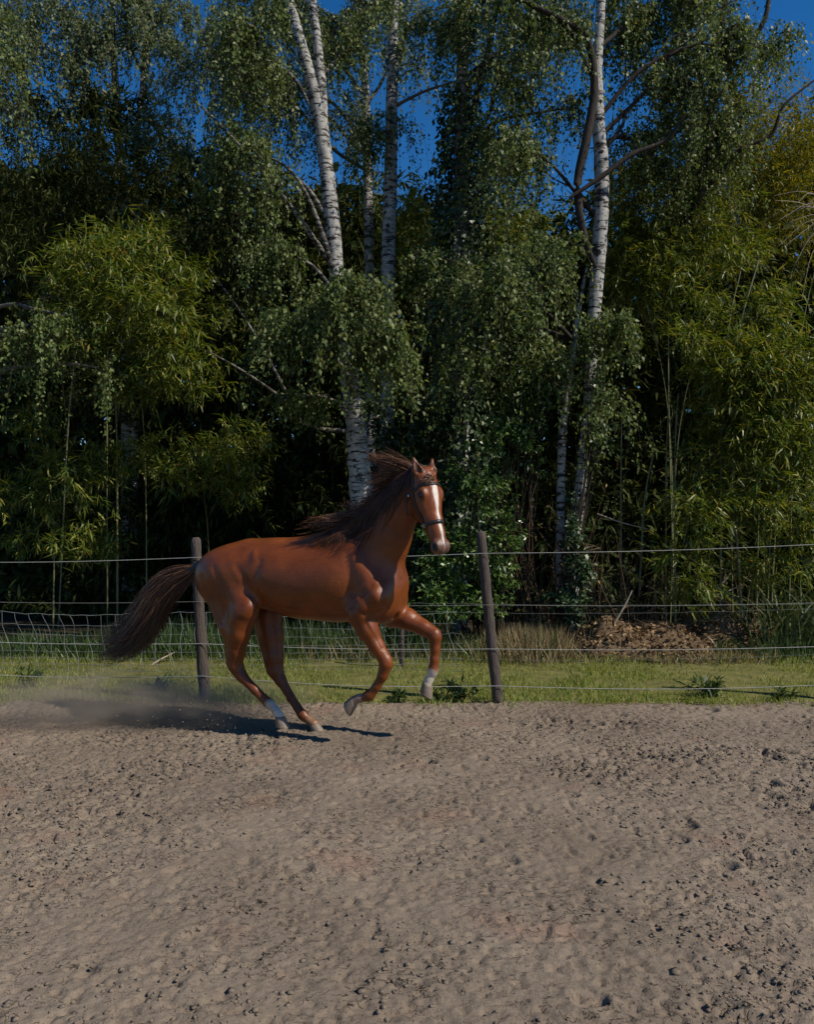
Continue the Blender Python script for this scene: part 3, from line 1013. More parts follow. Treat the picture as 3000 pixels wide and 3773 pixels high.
    def relief(pix, depth, width):
        P = np.array([hp(x, y, -.24) for x, y in pix])[:, [0, 2]]
        best = np.full(len(v), 9.0)
        w = v[:, [0, 2]]
        for k in range(len(P) - 1):
            ba = P[k + 1] - P[k]
            t = np.clip(((w - P[k]) @ ba) / (ba @ ba), 0, 1)
            best = np.minimum(best, np.linalg.norm(w - P[k] - t[:, None] * ba, axis=1))
        d = depth * np.exp(-(best / width) ** 2) * side
        v[:] += nrm * d[:, None]
    for pix, depth, width in (
            ([(742, 2125), (765, 2200), (812, 2295)], -.014, .022), ([(790, 2090), (835, 2180), (868, 2262)], -.009, .025),
            ([(955, 2070), (938, 2130), (948, 2205)], -.015, .035), ([(872, 2085), (905, 2140), (930, 2190)], -.011, .028),
            ([(1272, 2050), (1290, 2130), (1292, 2200), (1268, 2285)], -.014, .034), ([(1300, 1985), (1345, 2060), (1402, 2135)], -.011, .032),
            ([(1345, 2175), (1300, 2235)], -.010, .020), ([(1405, 2245), (1345, 2262)], -.012, .018), ([(1370, 2160), (1330, 2205)], -.008, .018),
            ([(1255, 2268), (1120, 2262), (1000, 2235)], -.007, .018), ([(1350, 2300), (1398, 2395)], -.006, .012), ([(868, 2300), (862, 2390)], -.007, .014), ([(1470, 2290), (1570, 2335)], -.005, .010),
            ([(925, 2040), (930, 2052)], .014, .030), ([(845, 2045), (885, 2125)], .010, .045), ([(920, 2235), (912, 2262)], .010, .032),
            ([(1325, 2215), (1345, 2240)], .014, .040), ([(1385, 2185), (1395, 2205)], .014, .036), ([(1300, 2060), (1345, 2130)], .008, .030),
            ([(800, 2190), (835, 2280)], .008, .025), ([(1360, 2300), (1372, 2340)], .006, .018)):
        relief(pix, depth * (.35 if width == .012 and depth == -.004 else .75), width)
    # ---- coat colours (markings of the animal itself)
    base = np.array([0.180, 0.046, 0.0080])
    c = np.tile(base, (len(v), 1))
    z = v[:, 2]
    rel = v - P0
    A, B, C = rel @ a / .925, rel @ n, rel @ s
    nz = vnoise(v[:, 0] * 30, v[:, 2] * 30 + v[:, 1] * 17, 3)
    def blend(mask, col):
        m = np.clip(mask, 0, 1)[:, None]
        c[:] = c * (1 - m) + np.array(col) * m
    head = (A > -.05) & (A < .66) & (np.abs(C) < .14) & (B > -.2) & (B < .16) & (z > 1.25)
    # muzzle darker and greyish
    blend(head * np.clip((A - .48) / .07, 0, 1) * .75 * (B < .1), (0.115, 0.072, 0.058))
    wd = np.interp(A, [.075, .10, .14, .20, .28, .34, .45, .54, .60], [0.0, .024, .028, .020, .013, .011, .014, .009, 0.002])
    blend(head * (B > -.01) * np.clip((wd - np.abs(C) + nz * .008) / .006, 0, 1), (0.62, 0.57, 0.52))
    for qd in (-1, 1):
        nd = np.linalg.norm(np.stack([(A - .572) * .925 / .030, (B - .022) / .020, (C - qd * .070) / .030], 1), axis=1)
        blend(head * np.clip((1.15 - nd) / .25, 0, 1), (0.010, 0.006, 0.005))
        ed = np.linalg.norm(np.stack([(A - .150) * .925 / .040, (B - .029) / .030, (C - qd * .098) / .05], 1), axis=1)
        blend(head * np.clip((1.1 - ed) / .4, 0, 1) * .8, (0.030, 0.014, 0.008))
    inn = np.zeros(len(v))
    for b, d, fw in earm:
        r2 = v - b
        hgt = r2 @ d
        inn = np.maximum(inn, ((hgt > .035) & (hgt < .13) & (r2 @ fw > -.006) & (np.linalg.norm(r2 - hgt[:, None] * d, axis=1) < .04)) * .6)
    blend(inn, (0.09, 0.04, 0.022))
    def near(pts, rad, soft):
        P = np.array(pts); best = np.full(len(v), 9.)
        for i in range(len(P) - 1):
            ba = P[i + 1] - P[i]
            t = np.clip(((v - P[i]) @ ba) / (ba @ ba), 0, 1)
            best = np.minimum(best, np.linalg.norm(v - P[i] - t[:, None] * ba, axis=1))
        return np.clip((rad - best + nz * .02) / soft, 0, 1)
    blend(near(nh[0:], .060, .02), (0.55, 0.49, 0.44))
    blend(near(ff[0:], .060, .02), (0.55, 0.50, 0.43))
    blend(near(nf[1:], .052, .02), (0.46, 0.38, 0.31))
    blend(near(fhnd[1:], .05, .02) * .7, (0.34, 0.25, 0.18))
    # darker knees / cannons a little, paler belly
    low = np.clip((.62 - z) / .3, 0, 1) * np.clip(1 - near(nh, .09, .02) - near(ff, .09, .02) - near(nf, .09, .02), 0, 1)
    blend(low * .30, (0.13, 0.045, 0.018))
    me = new_mesh('horse_body', v, q, True)
    ca = me.color_attributes.new('coat', 'FLOAT_COLOR', 'POINT')
    ca.data.foreach_set('color', np.hstack([c, np.ones((len(v), 1))]).astype(np.float32).ravel())
    body = obj('body', me, M['coat'])
    body.parent = root
    bvh = BVHTree.FromPolygons([Vector(x) for x in v], [tuple(int(i) for i in f) for f in q])

    def part(name, ve, fa, m, parent=root, smooth=True):
        o = obj(name, new_mesh('horse_' + name, ve, fa, smooth), m)
        o.parent = parent
        return o
    # ---- eyes
    for qd in (-1, 1):
        ctr = hd(.150, .029, qd * .093)
        t = np.linspace(0, np.pi, 9)
        prof = catmull([ctr - s * .022 * qd, ctr, ctr + s * .022 * qd], 9)
        ve, fa = tube(prof, .023 * np.sin(np.linspace(.12, np.pi - .12, 9)), 12)
        part('eye', ve, fa, M['eye'])

    # ---- hooves
    def hoof(top, up, toe, hgt=.078, rt=.040, rb=.056):
        up = unit(up); toe = unit(toe - (toe @ up) * up); sd = np.cross(up, toe)
        rings = []
        an = np.linspace(0, 2 * np.pi, 20, endpoint=False)
        for t, rr, sh in ((-.12, rt * .80, -.004), (0, rt, 0), (.12, rt * 1.06, .006), (.95, rb, .032), (1.0, rb * .985, .034), (1.0, rb * .6, .034)):
            ctr = top - up * hgt * t + toe * sh
            fx = np.where(np.cos(an) > 0, 1.08, .92)
            rings.append(ctr + (np.cos(an) * fx)[:, None] * toe * rr + np.sin(an)[:, None] * sd * rr * .93)
        ve = np.vstack(rings + [(top - up * hgt + toe * .034)[None], (top)[None]])
        f = []
        m = 20
        for i in range(len(rings) - 1):
            for j in range(m):
                f.append((i * m + j, (i + 1) * m + j, (i + 1) * m + (j + 1) % m, i * m + (j + 1) % m))
        e = len(rings) - 1
        for j in range(0, m, 2):
            f.append((e * m + j, len(ve) - 2, e * m + (j + 2) % m, e * m + (j + 1) % m))
        part('hoof', ve, f, M['hoof'])
    X = np.array([1.0, 0, 0]); Z = np.array([0, 0, 1.0])
    hoof(fhnd[-1] + np.array([.002, 0, -.004]), Z * .95 - X * .12, X)
    dn = unit(nh[-1] - nh[-2]); hoof(nh[-1], Z * .96 + X * .10, X * .9 - Z * .25)
    hoof(nf[-1], X * .86 + Z * .42, -Z * .8 + X * .3)
    hoof(ff[-1], X * .50 + Z * .86, X * .8 - Z * .5)

    # ---- halter
    def surf(o, d, lift=.004):
        h = bvh.ray_cast(Vector(o), Vector(d))
        if h[0] is None:
            return None
        return np.array(h[0]) + np.array(h[1]) * lift, np.array(h[1])

    def ribbon(pts, nrms, w, th=.004, closed=False):
        P = np.array(pts); Nn = unit(np.array(nrms))
        if not closed:
            T = np.gradient(P, axis=0)
        else:
            T = np.roll(P, -1, 0) - np.roll(P, 1, 0)
        T = unit(T); S = unit(np.cross(T, Nn)); Nn = np.cross(S, T)
        ring = np.stack([P + S * w / 2 + Nn * th, P - S * w / 2 + Nn * th, P - S * w / 2 - Nn * th, P + S * w / 2 - Nn * th], 1)
        m = len(P)
        ve = ring.reshape(-1, 3)
        f = []
        for i in range(m if closed else m - 1):
            i2 = (i + 1) % m
            for j in range(4):
                f.append((i * 4 + j, i * 4 + (j + 1) % 4, i2 * 4 + (j + 1) % 4, i2 * 4 + j))
        if not closed:
            f += [(0, 3, 2, 1), ((m - 1) * 4, (m - 1) * 4 + 1, (m - 1) * 4 + 2, (m - 1) * 4 + 3)]
        return ve, f

    def loop(A0, slope, w, t0=0, t1=2 * np.pi, closed=True, nmid=-.03, num=40, far=.4):
        P, Q = [], []
        for t in np.linspace(t0, t1, num, endpoint=not closed):
            d = math.cos(t) * n + math.sin(t) * s
            o = hd(A0, nmid, 0) + a * slope * math.cos(t)
            r = surf(o + d * far, -d)
            if r:
                P.append(r[0]); Q.append(r[1])
        P = np.array(P)
        if len(P) > 6:
            for _ in range(2):
                P[1:-1] = (P[:-2] + P[1:-1] * 2 + P[2:]) / 4
        return ribbon(P, Q, w, .004, closed)
    hal = thing('halter', None, None, (0, 0, 0))
    hal.parent = root
    del_keys = [k for k in ('label', 'category') if k in hal]
    for k in del_keys:
        del hal[k]
    hal['label'] = 'black leather halter with browband and noseband'
    ve, f = loop(.375, .0, .024, far=.125)
    part('noseband', ve, f, M['leather'], hal)
    ve, f = loop(.088, -.010, .018, -1.75, 1.75, False)
    part('browband', ve, f, M['leather'], hal)
    for qd in (-1, 1):
        P, Q = [], []
        for t in np.linspace(0, 1, 22):
            A0 = .075 + t * .295
            ang = 1.72 + .12 * math.sin(t * np.pi)
            d = math.cos(ang) * n + qd * math.sin(ang) * s
            r = surf(hd(A0, -.03, 0) + d * .4, -d)
            if r:
                P.append(r[0]); Q.append(r[1])
        ve, f = ribbon(P, Q, .017, .004)
        part('cheek_strap', ve, f, M['leather'], hal)
        # steel rings where the straps meet
        ctr, nn = P[-1], Q[-1]
        u = unit(np.cross(nn, a)); w2 = np.cross(nn, u)
        an = np.linspace(0, 2 * np.pi, 17)
        ve, f = tube(np.array([ctr + nn * .005 + .016 * (math.cos(x) * u + math.sin(x) * w2) for x in an]), .0032, 6)
        part('steel_ring', ve, f, M['steel'], hal)
    # headpiece behind the ears
    P, Q = [], []
    for ang in np.linspace(-1.85, 1.85, 30):
        d = -math.cos(ang) * (a * .75 - n * .2) + math.sin(ang) * s
        d = unit(d)
        r = surf(hd(.07, -.045, 0) + d * .4, -d)
        if r:
            P.append(r[0]); Q.append(r[1])
    P = np.array(P); P[1:-1] = (P[:-2] + P[1:-1] * 2 + P[2:]) / 4
    ve, f = ribbon(P, Q, .018)
    part('headpiece', ve, f, M['leather'], hal)
    # loose strap end swinging below the cheek
    p0 = surf(hd(.10, -.09, -.4), s)
    if p0:
        b0 = p0[0]
        pts = catmull([b0, b0 + np.array([-.012, -.016, -.07]), b0 + np.array([.002, -.02, -.15])], 10)
        ve, f = ribbon(pts, np.tile(-s, (10, 1)), .014, .003)
        part('loose_strap', ve, f, M['leather'], hal)
        ve, f = tube(catmull([b0 - a * .01 - s * .004, b0 + a * .012 - s * .006], 4), .009, 8)
        part('buckle', ve, f, M['steel'], hal)

    # ---- mane
    g = np.random.default_rng(21)
    crest = np.array([hp(1548, 1728, -.117), hp(1500, 1742, -.095), hp(1440, 1788, -.055), hp(1385, 1842, -.03), hp(1330, 1898, -.008), hp(1268, 1950, 0)])
    S = 1900
    tt = g.random(S)
    cp = catmull(crest, 60)
    root_p = cp[(tt * 59).astype(int)] + g.normal(0, .010, (S, 3)) + np.array([0, 0, -.012])
    grp = np.floor(tt * 22 + g.normal(0, .5, S)).astype(int) % 30
    gr = g.normal(0, 1, (30, 3))
    gd = gr[grp]
    upness = np.interp(tt, [0, .2, .45, .7, .85, 1.0], [.10, .05, -.35, -.30, -.02, -.05])
    near_side = (g.random(S) < np.interp(tt, [0, .25, .5, .8, 1], [.05, .35, .60, .45, .40]))
    L = np.interp(tt, [0, .15, .4, .7, 1], [.30, .30, .15, .17, .32]) * (0.55 + .6 * g.random(S)) * np.where(near_side, 1.15, 1)
    K = 9
    t = np.linspace(0, 1, K)[None, :, None]
    d0 = np.stack([-.9 + .1 * gd[:, 0], -.15 + .22 * gd[:, 1], upness + .42 + .10 * gd[:, 2]], 1)
    d1 = np.stack([-1.0 + .12 * gd[:, 0], -.12 + .3 * gd[:, 1], upness - .12 + .22 * gd[:, 2]], 1)
    d0, d1 = unit(d0), unit(d1)
    wob = g.normal(0, .02, (S, 1, 3)) * np.sin(t * 5 + g.random((S, 1, 1)) * 6) * t
    P = root_p[:, None, :] + L[:, None, None] * (d0[:, None, :] * (t - t * t * .5) + d1[:, None, :] * t * t * .62) + wob
    P = P[~near_side]
    ve, f = strands(P, .0028, .0007)
    mane = part('mane', ve, f, M['hair'])
    # hair blown flat along the near side of the neck follows the skin
    S, K = 1500, 11
    tt = g.random(S)
    rp = cp[(tt * 59).astype(int)] + g.normal(0, .008, (S, 3))
    grp = np.floor(tt * 26).astype(int)
    grp = (grp + g.integers(0, 4, S) * 7) % 30
    gd = g.normal(0, 1, (30, 3))[grp]
    gl = g.random(30)[grp]
    L = np.interp(tt, [0, .2, .5, .8, 1], [.28, .40, .46, .42, .30]) * (.25 + .85 * g.random(S))
    Pn = np.zeros((S, K, 3))
    for k in range(S):
        p = rp[k] + np.array([0, -.02, 0])
        for m in range(K):
            h = bvh.find_nearest(Vector(p))
            if h[0] is not None:
                sp = np.array(h[0]) + np.array(h[1]) * (.003 + (.004 + .022 * gl[k]) * (m / K))
                p = sp if m < 8 or np.linalg.norm(sp - p) < .02 else p
            Pn[k, m] = p
            u = m / (K - 1)
            d = unit(np.array([-.30 - .55 * u + .24 * gd[k, 0], -.25 + .2 * u, -.85 + .25 * u + .20 * gd[k, 2]]) + g.normal(0, .06, 3))
            p = p + d * L[k] / (K - 1)
    ve, f = strands(Pn, .0032, .0009)
    part('neck_hair', ve, f, M['neckhair'], mane)
    # forelock
    S = 140
    rp = np.array([hd(.005 + g.normal(0, .012), .062, g.normal(0, .018)) for _ in range(S)])
    t = np.linspace(0, 1, 7)[None, :, None]
    L = .10 + .08 * g.random(S)
    dd = np.array([unit(.55 * a + .42 * n - .25 * s * g.random() + g.normal(0, .18, 3)) for _ in range(S)])
    de = np.array([unit(.2 * a + .1 * n - np.array([.9, 0, 0]) + g.normal(0, .25, 3)) for _ in range(S)])
    P = rp[:, None, :] + L[:, None, None] * (dd[:, None, :] * (t - t * t * .5) + de[:, None, :] * t * t * .5)
    ve, f = strands(P, .003, .001)
    part('forelock', ve, f, M['hair'])
    # ---- tail
    cen = catmull([hp(752, 2078, 0), hp(700, 2108, 0), hp(632, 2150, .01), hp(578, 2212, .02), hp(540, 2285, .03), hp(480, 2345, .04), hp(392, 2378, .05)], 24)
    ve, f = tube(cen[:9], np.linspace(.050, .018, 9), 12)
    part('tail_dock', ve, f, M['coat'])
    S = 2300
    K = 14
    st = g.random(S) ** 1.5 * .52
    le = np.clip(.25 + .75 * g.random(S) ** .8, 0, 1)
    grp = g.integers(0, 60, S)
    goff = g.normal(0, 1, (60, 3))
    off = unit(goff[grp] + g.normal(0, .30, (S, 3)))
    gw = g.normal(0, 1, (60, 3))[grp]
    amp = g.random(S) ** .6
    tk = np.linspace(0, 1, K)
    u = st[:, None] + (np.minimum(st + le * .75 + .1, 1.0) - st)[:, None] * tk[None, :]
    ui = u * 23
    i0 = np.minimum(ui.astype(int), 22)
    fr = (ui - i0)[..., None]
    c0 = cen[i0] * (1 - fr) + cen[i0 + 1] * fr
    spread = np.interp(u, [0, .15, .4, .65, .85, 1.0], [.035, .085, .155, .18, .16, .11])
    ramp_in = np.minimum(1, .25 + tk[None, :] * 1.8)
    sp = (spread * ramp_in * amp[:, None])[..., None] * off[:, None, :] * np.array([1.0, .75, 1.0])
    sag = np.stack([0 * u, 0 * u, -.10 * np.maximum(u - st[:, None], 0) ** 1.5 * (off[:, 2:3] < 0)], -1)
    wob = .014 * np.sin(u * 14 + 6 * g.random((S, 1)))[..., None] * g.normal(0, 1, (S, 1, 3)) * tk[None, :, None] + .030 * gw[:, None, :] * (u ** 2 * tk[None, :])[..., None] + .012 * np.sin(u * 11 + grp[:, None])[..., None] * np.array([.3, .3, 1.0])
    ve, f = strands(c0 + sp + sag + wob, .0024, .0006)
    part('tail', ve, f, M['tail'])
    return root


if 'horse' not in SKIP:
    build_horse()

# ------------------------------------------------------------------ vegetation builders
def blob_points(g, n, c, r, clusters, spread=.30, shell=.55):
    """n points gathered in sub-clusters inside an ellipsoid; returns points and cluster centres"""
    d = unit(g.normal(0, 1, (clusters, 3)))
    rad = shell + (1 - shell) * g.random((clusters, 1)) ** .5
    rad[g.random(clusters) < .25] *= .5
    cc = d * rad * r + c
    k = g.integers(0, clusters, n)
    w = .6 + .8 * g.random(clusters)
    p = cc[k] + g.normal(0, 1, (n, 3)) * np.array(r) * spread * w[k][:, None] * np.array([1, 1, .8])
    return p, cc, k


def bamboo_leaves(g, p, out, per=8, L=.13, W=.016):
    """sprays of narrow drooping leaves; p spray positions, out outward directions"""
    n = len(p)
    stem = unit(out * .7 + g.normal(0, .45, (n, 3)) + np.array([0, 0, .10]))
    pp = np.repeat(p, per, 0)
    ss = np.repeat(stem, per, 0)
    t = np.tile(np.linspace(0, 1, per), n)[:, None]
    m = n * per
    base = pp + ss * t * .16 + g.normal(0, .012, (m, 3))
    ax = unit(ss * .55 + g.normal(0, .55, (m, 3)) + np.array([0, 0, -.42]))
    nr = unit(np.array([0, 0, 1.0]) + g.normal(0, .45, (m, 3)))
    ln = L * (.65 + .7 * g.random(m))
    return leaves(base, ax, nr, ln, W * (.75 + .6 * g.random(m)), .18, .38)


def birch_strings(g, A, h, L, per, leafL=.048, leafW=.030, spread=.030):
    """hanging twigs with small leaves: A anchors, h horizontal directions, L lengths"""
    n = len(A)
    K = 6
    t = np.linspace(0, 1, K)[None, :, None]
    up = np.array([0, 0, 1.0])
    def path(tt):
        return A[:, None, :] + h[:, None, :] * (L * .30)[:, None, None] * (1 - np.exp(-2.6 * tt)) + up * (L[:, None, None] * (.16 * tt - 1.02 * tt ** 1.35))
    tw = strands(path(t), .0034, .0012)
    tt = np.sort(g.random((n, per)), 1)[..., None]
    base = path(tt)
    m = n * per
    base = base.reshape(-1, 3) + g.normal(0, spread, (m, 3)) * (.25 + .9 * np.repeat(1, m)[:, None])
    hh = np.repeat(h, per, 0)
    ax = unit(np.array([0, 0, -1.0]) + g.normal(0, .55, (m, 3)) + hh * .2)
    nr = unit(g.normal(0, 1, (m, 3)) * np.array([1, 1, .5]) + np.array([.45, -.5, .5]))
    s = .55 + 1.0 * g.random(m) ** 1.4
    lf = leaves(base, ax, nr, leafL * s, leafW * s, .12, .42)
    return tw, lf


def limb_path(a, b, g, sag=.0, n=14, wig=.05):
    a, b = np.array(a, float), np.array(b, float)
    d = b - a
    L = np.linalg.norm(d)
    mid1 = a + d * .35 + np.array([0, 0, .10 * L]) + g.normal(0, wig * L, 3)
    mid2 = a + d * .7 + np.array([0, 0, .10 * L]) + g.normal(0, wig * L, 3)
    return catmull([a, mid1, mid2, b], n)


def birch(label, trunks, blobs, seed, leafmat='birchleaf', bark='birch', limbs=(), limbmat='limb', base=None, leafscale=1.0, trunk_label=None):
    """trunks: list of (points, radii); blobs: (centre, radii, strings, length, leaves per string, attach fraction)"""
    g = np.random.default_rng(seed)
    t0 = np.array(trunks[0][0][0])
    root = thing('birch_tree', label, 'tree', (t0[0], t0[1], 0))
    paths = []
    for k, (pts, rad) in enumerate(trunks):
        n = max(16, len(pts) * 8)
        P = catmull(pts, n)
        R = np.interp(np.linspace(0, 1, n), np.linspace(0, 1, len(rad)), rad) * (1 + .03 * g.standard_normal(n))
        v, f = tube(P, R, 14, .025, True, g)
        obj('trunk' if k == 0 else 'stem', new_mesh('birch_trunk', v, f, True), M[bark], root)
        paths.append((P, R))
    for pts, rad in limbs:
        n = len(pts) * 7
        P = catmull(pts, n)
        R = np.interp(np.linspace(0, 1, n), np.linspace(0, 1, len(rad)), rad)
        v, f = tube(P, R, 9, .04, True, g)
        obj('limb', new_mesh('birch_limb', v, f, True), M[limbmat], root)
    tv, lv = Geo(), Geo()
    allP = np.vstack([p[0] for p in paths])
    for c, r, ns, ln, per, hang in blobs:
        c, r = np.array(c, float), np.array(r, float)
        # limb from the stem up into this part of the crown
        dd = np.linalg.norm(allP[:, :2] - c[:2], axis=1) * .6 + np.abs(allP[:, 2] - (c[2] - hang * np.linalg.norm(allP[:, :2] - c[:2], axis=1)))
        a = allP[np.argmin(dd)]
        top = c + np.array([0, 0, r[2] * .5])
        P = limb_path(a, top, g)
        v, f = tube(P, np.linspace(.035, .010, len(P)), 7, .05, True, g)
        obj('limb', new_mesh('birch_limb', v, f, True), M[limbmat], root)
        m = max(5, ns // 40)
        d = unit(g.normal(0, 1, (m, 3))) * (.35 + .65 * g.random((m, 1)) ** .5)
        tips = c + d * r * np.array([1.1, 1.1, .75]) + np.array([0, 0, .55 * r[2]])
        anchors, dirs = [], []
        for tip in tips:
            s0 = P[g.integers(5, len(P))]
            B = limb_path(s0, tip, g, n=9, wig=.08)
            v, f = tube(B, np.linspace(.011, .004, 9), 5, 0, False)
            tv.add(v, f)
            k = max(4, ns // m)
            u = g.random(k) ** .7
            pos = B[np.minimum((u * 8.99).astype(int), 8)] + g.normal(0, .09, (k, 3)) * np.array([1, 1, .5])
            anchors.append(pos)
            hdir = g.normal(0, 1, (k, 3)); hdir[:, 2] = 0
            hdir = unit(hdir + unit(np.array([(tip - s0)[0], (tip - s0)[1], 0.0])) * .8)
            dirs.append(hdir)
        A, h = np.vstack(anchors), np.vstack(dirs)
        ns_keep = g.random(len(A)) < .85
        A, h = A[ns_keep], h[ns_keep]
        L = ln * (.30 + 1.65 * g.random(len(A)) ** 1.8)
        tw, lf = birch_strings(g, A, h, L, per, .049 * leafscale, .030 * leafscale)
        tv.add(*tw)
        lv.add(*lf)
    if tv.n:
        obj('twigs', tv.mesh('birch_twigs'), M['twig'], root)['kind'] = 'stuff'
        obj('crown', lv.mesh('birch_crown'), M[leafmat], root)
    return root


def bamboo(label, base, blobs, seed, leafmat='bamboo', culms=8, per=8, L=.15, W=.019, extra_culms=(), lean=(0, -.3, 0), culm_r=.013):
    """blobs: (centre, radii, sprays, clusters)"""
    g = np.random.default_rng(seed)
    base = np.array(base, float)
    root = thing('bamboo_clump', label, 'bamboo', (base[0], base[1], 0))
    lv, tv = Geo(), Geo()
    cents = []
    for c, r, ns, ncl in blobs:
        c, r = np.array(c, float), np.array(r, float)
        p, cc, k = blob_points(g, ns, c, r, ncl)
        ok = p[:, 2] > .15
        p, k = p[ok], k[ok]
        out = unit((p - cc[k]) * .5 + (p - c) * .35 + np.array(lean) * .3)
        lv.add(*bamboo_leaves(g, p, out, per, L, W))
        # thin branchlets joining the sprays of a cluster
        j = g.random(len(p)) < .12
        a, b = cc[k][j], p[j]
        t = np.linspace(0, 1, 4)[None, :, None]
        tv.add(*strands(a[:, None, :] * (1 - t) + b[:, None, :] * t + np.array([0, 0, .06]) * np.sin(t * np.pi), .0028, .0014))
        cents.append(cc)
    cents = np.vstack(cents)
    pick = cents[g.permutation(len(cents))[:culms]]
    lines = [(np.array([base[0] + g.normal(0, .45), base[1] + g.normal(0, .30), -.05]), tip) for tip in pick]
    for b0, tip in lines:
        h = tip[2] - b0[2]
        m = b0 + (tip - b0) * np.array([.22, .22, .62]) + g.normal(0, .05, 3)
        P = catmull([b0, m, tip + np.array([0, 0, .08])], 22)
        R = culm_r * (.75 + .5 * g.random()) * np.linspace(1, .35, 22)
        R[3::4] *= 1.22
        v, f = tube(P, R, 7)
        obj('culm', new_mesh('culm', v, f, True), M['culm'], root)
    for pts, r in extra_culms:
        P = catmull(pts, 26)
        R = r * np.linspace(1, .55, 26); R[3::4] *= 1.2
        v, f = tube(P, R, 7)
        obj('culm', new_mesh('culm', v, f, True), M['culm'], root)
    obj('branchlets', tv.mesh('bamboo_branchlets'), M['twig'], root)['kind'] = 'stuff'
    obj('foliage', lv.mesh('bamboo_foliage'), M[leafmat], root)
    return root


def B(px, py, D, rx, ry, rz, *rest):
    """blob from source pixels: radii rx, ry in pixels, depth radius rz in metres"""
    c = at(px, py, D)
    s = D / FPX
    return (np.array(c), np.array([rx * s, rz, ry * s]), *rest)


def T(*pts):
    return [np.array(at(px, py, D)) for px, py, D in pts]


